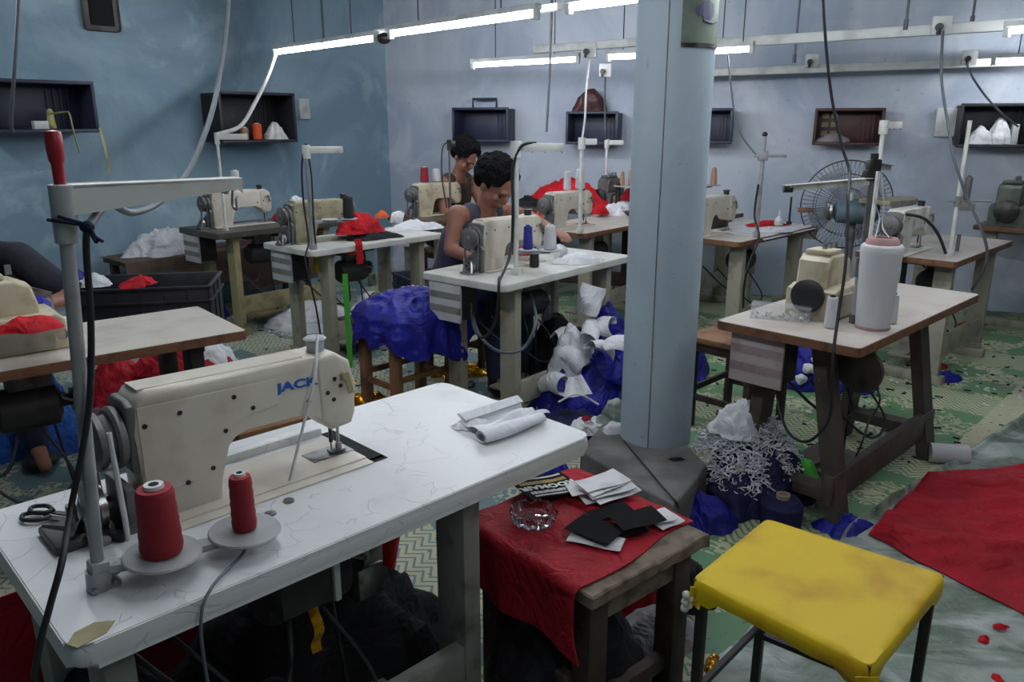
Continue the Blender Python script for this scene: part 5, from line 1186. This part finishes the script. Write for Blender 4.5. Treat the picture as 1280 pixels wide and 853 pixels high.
ts6 = thread_stand(T6(-.0, .04, .76), R(0), 'white thread stand just left of the pillar, nearer one', .63, (.10,), 'pole_white', 'pole_white', (), r=.013)
crump('white cloth on the table touching the pillar left side', 775, 268, .76, .24, .12, .08, 'white_cloth', 94, R(40), .03)
crump('orange cloth tuft between the worker and left pillar table', 682, 280, .76, .06, .05, .14, 'orange', 95, 0, .04)
crump('red black cloth at needle of machine beside pillar', 750, 268, .78, .06, .05, .08, 'red_bright', 96)
T7 = Frame(.0, 6.80, -20, 1.15, .55, .80)
t7 = table(T7, 'long dark work table along the back wall', 'laminate_dark', 'wood_dark', 'wood_dark', 'H', .04, None, False, .01)
garment('cloth_piece', 'long red cloth heap on the dark back wall table', 'cloth', T7(.44, .25, .80), .36, .16, .20, 'red_bright', 97, .05, 7, R(-20))
garment('cloth_piece', 'red cloth at the right end of the dark back wall table', 'cloth', T7(.98, .30, .80), .14, .10, .20, 'red_cloth', 98, .04, 9)
garment('cloth_piece', 'dark cloth lumps on the back wall table left part', 'cloth', T7(.12, .2, .80), .16, .12, .07, 'black_cloth', 99, .03, 9)
ts7 = thread_stand(far(757, 232, 6.9), 0, 'white thread stand against wall just left of pillar', .55, (.14,), 'pole_white', 'pole_white', (), r=.011); ts7.location.z = .80
ts7b = thread_stand(T7(.90, .10, .8), 0, 'short stand with tan cones beside the pillar top left', .22, (), 'dark_steel', 'dark_steel', (), r=.02)
disc(ts7b, .05, 0, .19, .09)
cone('tan thread cone on the short stand beside pillar', onst(ts7b, .03, 0, .1965), .11, .022, .014, 'thread_tan', 'thread_tan')
cone('second tan thread cone on the short stand beside pillar', onst(ts7b, .10, .02, .1965), .12, .02, .014, 'thread_tan', 'thread_tan')
t = overlock(T7, .80, .36, 'old dark machine on the back wall table by pillar', 'castiron', 'dark_steel', 1.0, R(60))
cable('power_cable', 'white cord from the socket down to the nearer pillar stand', [S2+Vector((0, -.03, -.05)), far(733, 110, 5.8), far(731, 150, 5.5), onst(ts6, 0, 0, .63)], .007, 'white_cable')
cable('power_cable', 'dark cord hanging over the middle worker from the ceiling', [far(692, -60, 5.2), far(690, 0, 5.2), far(687, 90, 5.2), far(683, 165, 5.2)], .008, 'grey_cable')
cable('power_cable', 'dark cord from the small socket to wall stand', [S5, far(756, 120, 6.7), far(757, 175, 6.85)], .008, 'grey_cable')
cable('power_cable', 'grey cord hanging before the navy crate at far left', [far(24, -60, 3.8), far(23, 0, 3.8), far(18, 90, 3.8), far(14, 150, 3.85), far(16, 165, 3.9)], .008, 'grey_cable')

# ================================================================== RIGHT BACK
T8 = Frame(1.46, 5.0, 46, 1.2, .57)
t8 = table(T8, 'brown edged table right of the pillar with open stand', 'laminate', 'edge_wood', 'leg_beige', 'H', .034, None, True)
lockstitch(T8, .24, .35, 'cream machine right of the pillar, in front one', 'enamel')
ts8 = thread_stand(far(945, 300, 5.22), R(0), 'grey metal stand with crossbar right of the pillar', .66, (), 'pole', 'pole', (), r=.013); ts8.location.z = .76
mk('crossbar', MB().box(-.06, .15, -.01, .01, .52, .54, .002).box(-.03, .03, -.02, .02, .50, .56, .004), 'pole', ts8); mk('top_knob', MB().ball((0, 0, .665), .018), 'black', ts8)
cable('power_cable', 'dark cord from the right pillar tube to the crossbar stand', [far(910, 70, 5.42), far(914, 110, 5.35), far(922, 160, 5.3), onst(ts8, -.04, 0, .53)], .006, 'grey_cable')
cable('machine_cable', 'black cord looping along the crossbar stand and below table', [onst(ts8, -.02, -.015, .35), onst(ts8, -.03, -.02, .15), onst(ts8, -.02, -.12, .02), far(936, 330, 4.92), far(930, 360, 4.95), far(929, 385, 5.0)], .007, 'cable')
def t8c(u, v):
    x = .30+u*.92; y = -.012+v*.42
    z = .764+.006*max(0, fold((x, y), 7, 9))
    if u > .93: z -= (u-.93)/.07*.12; x = min(x, 1.215)
    if v < .08: z = .764-(1-v/.08)*.02
    return (x, y, z)
clothlay('cream_cloth', 'cream cloth spread over right end of the crossbar stand table', 'cloth', t8c, 44, 20, 'paper', .003, None, T8(0, 0, 0), T8.a)
crump('red and white cloth at the crossbar stand table', 958, 282, .765, .17, .08, .03, 'red_bright', 101, R(10), .01)
crump('white cloth folds in front of the red ones at crossbar stand', 968, 290, .765, .18, .05, .035, 'white_cloth', 102, R(15), .01)
o = mk('oil_bottle', MB().lathe([(0, 0), (.03, 0), (.032, .005), (.032, .04), (.02, .055), (.010, .065), (.004, .12), (0, .12)], seg=20), 'white_plastic'); place(o, far(973, 284, 5.75)); o.location.z = .775; tag(o, 'white oil bottle with pointed nozzle', 'bottle')
o = mk('black_rod', MB().cyl((0, 0, 0), (0, 0, .20), .008, seg=8).cyl((0, 0, 0), (0, 0, .02), .02, seg=10), 'black'); p_ = far(986, 282, 5.85); place(o, (p_.x, p_.y, .77)); tag(o, 'thin black rod standing behind the oil bottle', 'rod')
o = mk('dark_box', MB().box(-.11, .11, -.05, .05, 0, .15, .006), 'leg_dark'); place(o, T8(.55, .50, .76), T8.a); tag(o, 'dark grey box behind the machine right of pillar', 'box')
T9 = Frame(1.25, 5.95, 46, 1.05, .5)
t9 = table(T9, 'back table partly hidden by the pillar right side', 'laminate', 'edge_wood', 'leg_beige', 'H', .034, None, False)
t = overlock(T9, .22, .2, 'grey machine with dark drum beside the pillar right edge', 'castiron', 'dark_steel', 1.1, R(0))
ts9 = thread_stand(T9(.36, .08, .76), 0, 'thin grey stand close to the pillar right edge', .58, (-.09, .05), 'castiron', 'castiron', (), r=.011)
disc(ts9, .13, 0, .26, .07); cone('tan thread cone close to the pillar right edge', onst(ts9, .14, 0, .2665), .13, .026, .018, 'thread_tan', 'thread_tan')
cone('white thread cone low beside the pillar right edge', at(878, 283, .78), .10, .05, .04, 'thread_white', 'white_plastic')
# fan
fc = far(1058, 256, 5.75)
fan = thing('pedestal_fan', 'pedestal fan with dark wire cage and grey blue motor', 'fan', (fc.x, fc.y, 0), R(-12))
FZ = fc.z; FR = .315
mb = MB()
for yy in (-.06, .06):
    for r_ in (.315, .22, .12): 
        if r_ == .315 and yy > 0: continue
        mb.tube([(r_*math.cos(a*math.pi/18), yy*(1 if r_ < .3 else 0), FZ+r_*math.sin(a*math.pi/18)) for a in range(37)], .0045 if r_ > .3 else .0022, 6, smooth=False)
mk('cage_rings', mb, 'dark_steel', fan)
mb = MB()
for s in (-1, 1):
    for k in range(60):
        a = 2*math.pi*k/60; e = (math.cos(a), math.sin(a)); mb.tube([(.05*e[0], s*.075, FZ+.05*e[1]), (.2*e[0], s*.065, FZ+.2*e[1]), (.315*e[0], 0, FZ+.315*e[1])], .0016, 4, smooth=False)
mk('cage_wires', mb, 'dark_steel', fan, kind='stuff')
for k in range(4):
    a = k*math.pi/2+.5
    def bl(u, v, a=a): r_ = .05+.22*u; th = a+(v-.5)*(.9-.2*u); return (r_*math.cos(th), .03*(v-.5)*2*(1-.4*u), FZ+r_*math.sin(th))
    mk('blade', MB().grid(bl, 10, 8, .002), 'fan_plastic', fan)
mk('hub', MB().lathe([(0, -.04), (.045, -.04), (.05, .02), (0, .03)], (0, 0, FZ), 'y', 20), 'grey_plastic', fan)
mk('motor_housing', MB().lathe([(0, -.14), (.05, -.14), (.082, -.12), (.088, .0), (.084, .12), (.06, .15), (0, .15)], (.03, -.17, FZ-.03), 'x', 28), 'enamel_blue', fan)
mk('pulley', MB().lathe([(0, -.03), (.055, -.03), (.07, -.025), (.06, -.01), (.07, .005), (.05, .01), (0, .01)], (-.14, -.17, FZ-.03), 'x', 26), 'steel', fan)
mk('stand_pole', MB().cyl((.03, -.14, .03), (.03, -.14, FZ-.1), .022, seg=16), 'castiron', fan)
mk('stand_base', MB().lathe([(0, 0), (.2, 0), (.2, .02), (.05, .05), (0, .05)], (.03, -.14, 0), 'z', 28), 'castiron', fan)
mk('tape_band', MB().box(-.33, -.22, -.02, .02, FZ-.06, FZ-.03, .003), 'wood', fan, 'brown tape on the cage')
mk('motor_clip', MB().cyl((-.02, -.2, FZ+.05), (-.02, -.2, FZ+.10), .02, seg=10), 'white_plastic', fan)
# ironing board with pointed end
IB = Frame(2.35, 5.0, 30, .85, .26, .80)
pp = [(0, 0), (.22, 0), (.38, .05), (.44, .12), (.38, .19), (.22, .24), (0, .24)]
b0 = far(1112, 258, 5.3); IB.o = Vector((b0.x, b0.y, 0)); ibz = b0.z
t = thing('ironing_board', 'olive edged ironing board with pointed end beside the fan', 'ironing board', IB(0, 0, 0), IB.a)
mk('board', MB().prism(pp, ibz-.0, ibz+.035, bev=.008), 'enamel_olive', t)
mk('leg', MB().beam((.03, .04, 0), (.25, .04, ibz), .02, .02), 'castiron', t); mk('leg', MB().beam((.25, .2, 0), (.03, .2, ibz), .02, .02), 'castiron', t)
clothlay('grey_drape', 'dark grey cloth hanging off the ironing board', 'cloth', lambda u, v: (u*.26, -.012-.02*math.sin(u*15)*v, -v*.30*(1-.8*max(0, u-.3))), 24, 12, 'grey_cloth', .003, None, IB(.0, -.004, ibz+.02), IB.a)
# right table
T11 = Frame(2.44, 4.26, 45, 1.15, .56)
t11 = table(T11, 'brown edged white table second from the right edge', 'laminate_pink', 'edge_wood', 'leg_beige', 'H', .034, 'box_grey', True, .02, .003)
lockstitch(T11, .20, .34, 'cream machine with round grey wheel on second table from right', 'enamel_white')
mk('edge_rail', MB().box(.1, 1.1, .53, .555, .76, .775, .004), 'laminate_white', t11)
ts11 = thread_stand(at(1187, 320, .76), 0, 'very tall white stand with small grey cone clip at right', .75, (), 'pole_white', 'pole_white', (), r=.0115)
mk('cone_clip', MB().box(-.06, .19, -.012, .012, .305, .315, .002).cyl((.0, 0, .28), (.0, 0, .34), .018, seg=12).box(.0, .09, -.03, .03, .26, .30, .006), 'leg_grey', ts11)
cone('slim dark grey cone on the very tall white stand', onst(ts11, .045, 0, .317), .13, .018, .018, 'castiron', 'dark_steel')
o = mk('grey_spool', MB().cyl((0, 0, 0), (0, 0, .10), .011, seg=12), 'castiron'); place(o, at(1196, 314, .76)); tag(o, 'grey bobbin rod at foot of the very tall white stand', 'spool')
ts11b = thread_stand(T11(.06, .50, .76), 0, 'white stand top rising behind the two armed stand', .74, (.10,), 'pole_white', 'pole_white', (), r=.013)
cable('power_cable', 'dark cable from the upper socket to the right tall stand and floor', [S1+Vector((-.015, -.05, -.03)), far(1177, 100, 4.6), far(1186, 160, 4.5), far(1193, 200, 4.42), far(1210, 250, 4.38), far(1228, 290, 4.33), far(1234, 320, 4.35), far(1226, 345, 4.4), far(1215, 362, 4.5)], .008, 'grey_cable')
cable('power_cable', 'dark cable from lower right socket into black crate', [S4+Vector((-.02, -.05, -.02)), far(1210, 85, 5.4), far(1228, 115, 5.4), far(1250, 140, 5.4), far(1272, 158, 5.5)], .007, 'grey_cable')
cable('machine_cable', 'dark hose over the machine on second table from right', [T11(-.02, .30, 1.0), T11(.05, .22, .98), T11(.10, .15, .90), T11(.14, .10, .78)], .009, 'cable')
T12 = Frame(3.85, 5.5, 46, 1.0, .56)
t12 = table(T12, 'brown edged table at the right picture edge', 'laminate_dark', 'edge_wood', 'leg_beige', 'H', .034, None, False)
overlock(T12, .24, .36, 'dark green machine at the right picture edge', 'enamel_green', 'dark_steel', 1.25)
cone('black thread cone on the table at right picture edge', at(1247, 282, .76), .12, .04, .038, 'thread_black', 'black')
crump('royal blue cloth hanging low at right picture edge table', 1268, 372, .0, .22, .18, .3, 'blue_cloth', 103, 0, .04)
crump('dark red cloth on floor left of blue cloth at right edge', 1244, 376, .0, .14, .1, .06, 'red_cloth', 104, 0, .02)

# ================================================================== HEAPS BY THE PILLAR
H0 = Vector((.42, 3.95, 0))
garment('blue_clothes', 'large royal blue clothes heap on floor left of the pillar', 'clothes', at(738, 505, 0), .30, .30, .34, 'blue_cloth', 111, .07, 7, 0, nr=34, nt=80)
garment('blue_clothes', 'royal blue garment upper right of heap against the pillar', 'clothes', far(775, 455, 4.05)*1, .18, .16, .20, 'blue_cloth', 112, .05, 8, 0)
COL.objects[-1].location.z = .18
garment('blue_clothes', 'blue garment topmost beside pillar behind white collars', 'clothes', (.54, 4.35, 0), .20, .2, .42, 'blue_cloth', 113, .05, 8, 0)
garment('blue_clothes', 'navy garment low in front of the heap by plinth', 'clothes', at(720, 548, 0), .20, .14, .12, 'navy_cloth', 114, .04, 8, 0)
garment('blue_clothes', 'blue garment piece right of the pillar behind it', 'clothes', (1.02, 4.6, 0), .17, .15, .30, 'blue_cloth', 115, .04, 8, 0)
garment('grey_scrap_bag', 'dark sack under the white collars by middle table', 'bag', (.28, 4.42, 0), .22, .2, .42, 'black_cloth', 116, .04, 7)
WC = [(737, 356, 4.15, .15, .055, .45, 60, 82, 'tall standing white collar topmost of the heap'), (704, 420, 4.10, .12, .040, .8, 35, 10, 'rolled white collar upper left of the heap'), (735, 414, 4.0, .14, .042, .7, 75, 25, 'ribbed white collar in the middle of heap'), (762, 410, 4.05, .13, .045, .55, -30, 30, 'white collar upper right next to the pillar'), (712, 448, 3.95, .14, .040, .6, -20, -25, 'white collar left middle of the heap'), (697, 478, 3.85, .15, .040, .75, -60, 15, 'white collar lower left of heap near the floor beam'), (745, 440, 3.9, .14, .045, .5, 40, -10, 'white collar below ribbed one in the heap'), (774, 432, 3.85, .12, .04, .5, 10, 20, 'small white collar touching the pillar')]
for px, py, yy, w_, r_, tn, az, tilt, lb in WC:
    o = mk('white_collar', MB().grid(curl(w_, r_, tn), 12, 30, .004), 'white_cloth', smooth=75); o.location = far(px, py, yy)-Vector((0, 0, r_*1.3)); o.rotation_euler = (R(tilt*.2), R(-tilt), R(az)); tag(o, lb, 'collar')
garment('white_cloth_bed', 'grey white cloth layer beneath the collars of the heap', 'cloth', (.34, 4.05, 0), .19, .19, .42, 'white_cloth', 117, .05, 9)
def sheetp(name, label, cat, px, py, yy, w_, h_, rz, tilt, mat):
    o = mk(name, MB().grid(lambda u, v: ((u-.5)*w_*(1-.6*v), .02*math.sin(u*5), v*h_), 10, 8, .003), mat, smooth=70); o.location = far(px, py, yy); o.rotation_euler = (R(tilt), 0, R(rz)); return tag(o, label, cat)
sheetp('white_lapel', 'white lapel on the front of the blue clothes heap', 'collar', 722, 495, 3.55, .14, .10, 10, -35, 'white_cloth')
cable('wire_hanger', 'thin white wire hanger across the blue clothes heap', [far(698, 503, 3.45), far(722, 493, 3.45), far(748, 506, 3.45)], .005, 'white_cable', 'hanger')
crump('clear plastic bag with white goods behind the plinth', 768, 527, .2, .07, .05, .10, 'film', 118, 0, .02, 14, 'plastic_bag', 'bag')
crump('white cloth inside the bag behind the plinth', 768, 540, .2, .055, .035, .045, 'white_cloth', 119, 0, .012, 16)
crump('white lace scraps with red bit beside the plinth', 738, 540, .08, .12, .05, .06, 'white_cloth', 120, R(20), .03, 18)
crump('small dark red scrap on the lace beside plinth', 733, 525, .15, .02, .015, .02, 'red_cloth', 121, 0, .006)
crump('bright green scrap at the left foot of the plinth', 716, 572, .16, .02, .02, .04, 'green', 122, 0, .012)
crump('royal blue cloth low behind the bench, left of plinth', 690, 585, .2, .14, .07, .12, 'blue_cloth', 123, R(20), .02)
COL.objects[-1].location.z = .0; COL.objects[-1].scale.z = 2.2
cable('floor_cable', 'thin dark cable across the concrete plinth', [at(780, 552, .203), at(800, 575, .205), at(825, 605, .206), at(845, 628, .20), at(850, 640, .1)], .0035, 'cable')
crump('small black scrap on the plinth right of pillar foot', 846, 576, .2, .03, .012, .015, 'black_cloth', 124, 0, .006)
# scrap heap right of the pillar
SH = Vector((.98, 3.02, 0))
garment('navy_heap', 'navy cloth heap under the white shreds right of pillar', 'clothes', SH, .24, .26, .30, 'navy_cloth', 131, .05, 7, 0, nr=34, nt=80)
garment('blue_clothes', 'blue cloth at left foot of the shredded heap', 'clothes', at(876, 655, 0), .11, .09, .13, 'blue_cloth', 132, .03, 9)
mb = MB(); rn = random.Random(11)
for k in range(1500):
    a = rn.uniform(0, 6.28); r_ = .23*math.sqrt(rn.random()); x, y = r_*math.cos(a)*1.0, r_*math.sin(a)*1.05+.02
    z = .34*(1-(r_/.26)**1.6)+.02+rn.uniform(0, .02)
    if z < .10 and y < 0: continue
    d = Vector((rn.uniform(-1, 1), rn.uniform(-1, 1), rn.uniform(-.6, .3))).normalized()*.036; e = Vector((rn.uniform(-1, 1), rn.uniform(-1, 1), rn.uniform(-.2, .8)))*.022
    pts = [Vector((x, y, z))-d, Vector((x, y, z))-d*.4+e, Vector((x, y, z))+d*.3-e*.8, Vector((x, y, z))+d]
    mb.tube(catmull(pts, 3), .0027, 3, smooth=False)
o = mk('white_shreds', mb, 'white_cloth', smooth=80); o.location = SH; tag(o, 'tangled white thread shreds over the navy heap', 'shreds', None, 'stuff')
garment('white_tuft', 'fluffy white cloth tuft on top of the shredded heap', 'cloth', SH+Vector((-.05, .00, .27)), .10, .09, .12, 'white_cloth', 133, .03, 22)
crump('yellowish cloth tuft left side of the shredded heap', 884, 588, .10, .05, .05, .09, 'beige_cloth', 134, 0, .03, 16)
crump('red scrap below the yellowish tuft', 878, 622, .02, .05, .04, .06, 'red_cloth', 135, 0, .02)
crump('green cloth strip right side of the shredded heap', 1004, 597, .10, .04, .06, .07, 'green', 136, R(40), .02)
t = thing('fabric_roll', 'navy fabric roll standing with open cardboard core', 'fabric roll', at(975, 660, 0))
mk('fabric', MB().lathe([(.024, 0), (.075, 0), (.078, .10), (.06, .125), (.025, .125)], seg=32), 'navy_cloth', t)
mk('core', MB().lathe([(.019, 0), (.019, .142), (.025, .142), (.025, 0)], seg=28, closed=True), 'cardboard', t)
crump('royal blue cloth corner behind the yellow stool', 1055, 662, 0, .10, .08, .05, 'blue_cloth', 137, 0, .02)
crump('royal blue cloth with white dots beyond the right front table', 1030, 480, 0, .30, .18, .30, 'blue_cloth', 138, 0, .05)
dotted = [o for o in COL.objects if o.get('label', '').startswith('royal blue cloth with white dots')][0]
for k in range(9):
    o = mk('white_patch', heap_mb(.035, .03, .02, 140+k, .006, 20, nr=8, nt=18), 'white_cloth', dotted, smooth=70); o.location = Vector((-.2+.05*k, -.15+.02*(k % 3), .08+.055*(k % 4))); o.rotation_euler = (R(65), 0, 0)
crump('small royal blue cloth on the mat right of dark legs', 1180, 475, 0, .10, .05, .04, 'blue_cloth', 151, 0, .02)
crump('dark red cloth on mat under second table from right', 1160, 458, 0, .10, .07, .05, 'red_cloth', 152, 0, .02)
crump('bright red scrap on the far mat at right', 1215, 407, 0, .10, .05, .03, 'red_bright', 153, 0, .01)
o = mk('white_tube', MB().lathe([(0, 0), (.045, 0), (.045, .16), (.03, .16), (.03, .02), (0, .02)], axis='x', seg=24), 'thread_white', smooth=50); place(o, at(1160, 577, .0)+Vector((0, 0, .045)), R(-12)); tag(o, 'white roll end lying on floor beyond right dark leg', 'roll')
o = mk('white_tube', MB().lathe([(0, 0), (.04, 0), (.04, .12), (0, .12)], axis='x', seg=24), 'thread_white', smooth=50); place(o, at(1100, 556, 0)+Vector((0, 0, .04)), R(-15)); tag(o, 'white roll on floor between the dark table legs', 'roll')

# ================================================================== PLASTIC SHEET AND RED CLOTH ON THE FLOOR
S = [at(1075, 660, 0), at(800, 853, 0), at(1500, 900, 0), at(1420, 455, 0), at(1215, 545, 0)]
o_ = at(1180, 700, 0)
pa, pb, pc_, pd = at(1062, 668, 0), at(790, 930, 0), at(1640, 930, 0), at(1400, 440, 0)
def film(u, v):
    p = (pa*(1-u)+pd*u)*(1-v)+(pb*(1-u)+pc_*u)*v - o_
    z = .006+.022*max(0, fold((p.x, p.y*.6), 3.5, 5))*1.0+.004*noise.noise(p*9)
    if v < .07: z += .03*math.sin(v/.07*math.pi)*(1+.5*math.sin(u*14))
    return (p.x+.01*noise.noise(p*5), p.y, max(.002, z))
clothlay('plastic_sheet', 'large crinkled clear plastic sheet spread on the floor at right', 'plastic sheet', film, 90, 90, 'film', 0, None, o_)
ra, rb, rc, rd, re_ = at(1084, 676, 0), at(1160, 597, 0), at(1310, 590, 0), at(1330, 800, 0), at(1200, 738, 0)
def redf(u, v):
    # outline: top edge a-b-c, bottom edge a-e-d
    def seg(pts, t): n = len(pts)-1; k = min(int(t*n), n-1); f = t*n-k; return pts[k].lerp(pts[k+1], f)
    p = seg([ra, ra.lerp(rb, .5), rb, rb.lerp(rc, .5), rc], u).lerp(seg([ra, ra.lerp(re_, .6), re_, re_.lerp(rd, .5), rd], u), v)-o_
    e = min(1, min(v, 1-v)*9)*min(1, u*8)
    z = .028+(.050*max(0, fold((p.x*.7, p.y*1.3), 3, 12))**1.5+.03*max(0, fold((p.x*.4, p.y*1.6), 5, 2))**1.4+.016*noise.noise(p*5))*e
    return (p.x+.012*noise.noise(p*6), p.y+.012*noise.noise(p*6+Vector((3, 3, 3))), z)
clothlay('red_fabric', 'large wrinkled red fabric on the plastic sheet at right', 'cloth', redf, 110, 80, 'red_cloth', .004, None, o_)
for k, (px, py, lb) in enumerate([(1250, 785, 'small red scrap on the plastic right of the yellow stool'), (1230, 801, 'second small red scrap, left of the first'), (1247, 851, 'red scrap at the bottom edge right of yellow stool'), (1007, 806, 'red scrap below the yellow stool beside cream rag')]):
    crump(lb, px, py, .02, .022, .012, .012, 'red_bright', 160+k, R(k*40), .006, 30, 'fabric_scrap', 'scrap', nr=10, nt=24)
crump('cream rag on the plastic below the yellow stool', 990, 790, .02, .07, .03, .02, 'beige_cloth', 165, R(-30), .012, 18)
crump('gold twisted foil between bench and yellow stool', 890, 838, .01, .02, .07, .03, 'gold', 166, R(-25), .01, 30, 'foil', 'foil')
t = thing('floor_bundle', 'pale brown wrapped bundle on floor right of the bench', 'bundle', at(820, 800, 0), R(20))
mk('wrap', heap_mb(.13, .10, .09, 167, .02, 9), 'grey_cloth', t, smooth=70)
crump('red cloth hanging behind the bench near leg', 800, 770, 0, .08, .07, .22, 'red_cloth', 168, 0, .03)
crump('dark cloth lump under the bench right side', 850, 750, 0, .09, .08, .16, 'black_cloth', 169, 0, .03)
# litter on the mats
mb = MB(); rn = random.Random(3)
for k in range(520):
    x, y = rn.uniform(-1.9, 3.4), rn.uniform(3.3, 5.8); s_ = rn.uniform(.006, .022); a = rn.uniform(0, 6.28)
    mb.box(-s_, s_, -s_*.4, s_*.4, .001, .005, m=Matrix.Translation((x, y, 0)) @ Matrix.Rotation(a, 4, 'Z'))
o = mk('floor_litter', mb, 'black_cloth', smooth=0); tag(o, 'small dark cloth snippets littering the mats', 'litter', None, 'stuff')
mb = MB()
for k in range(420):
    x, y = rn.uniform(-1.9, 3.4), rn.uniform(3.3, 5.8); s_ = rn.uniform(.006, .02); a = rn.uniform(0, 6.28)
    mb.box(-s_, s_, -s_*.35, s_*.35, .001, .006, m=Matrix.Translation((x, y, 0)) @ Matrix.Rotation(a, 4, 'Z'))
o = mk('floor_litter', mb, 'white_cloth', smooth=0); tag(o, 'small white cloth snippets littering the mats', 'litter', None, 'stuff')
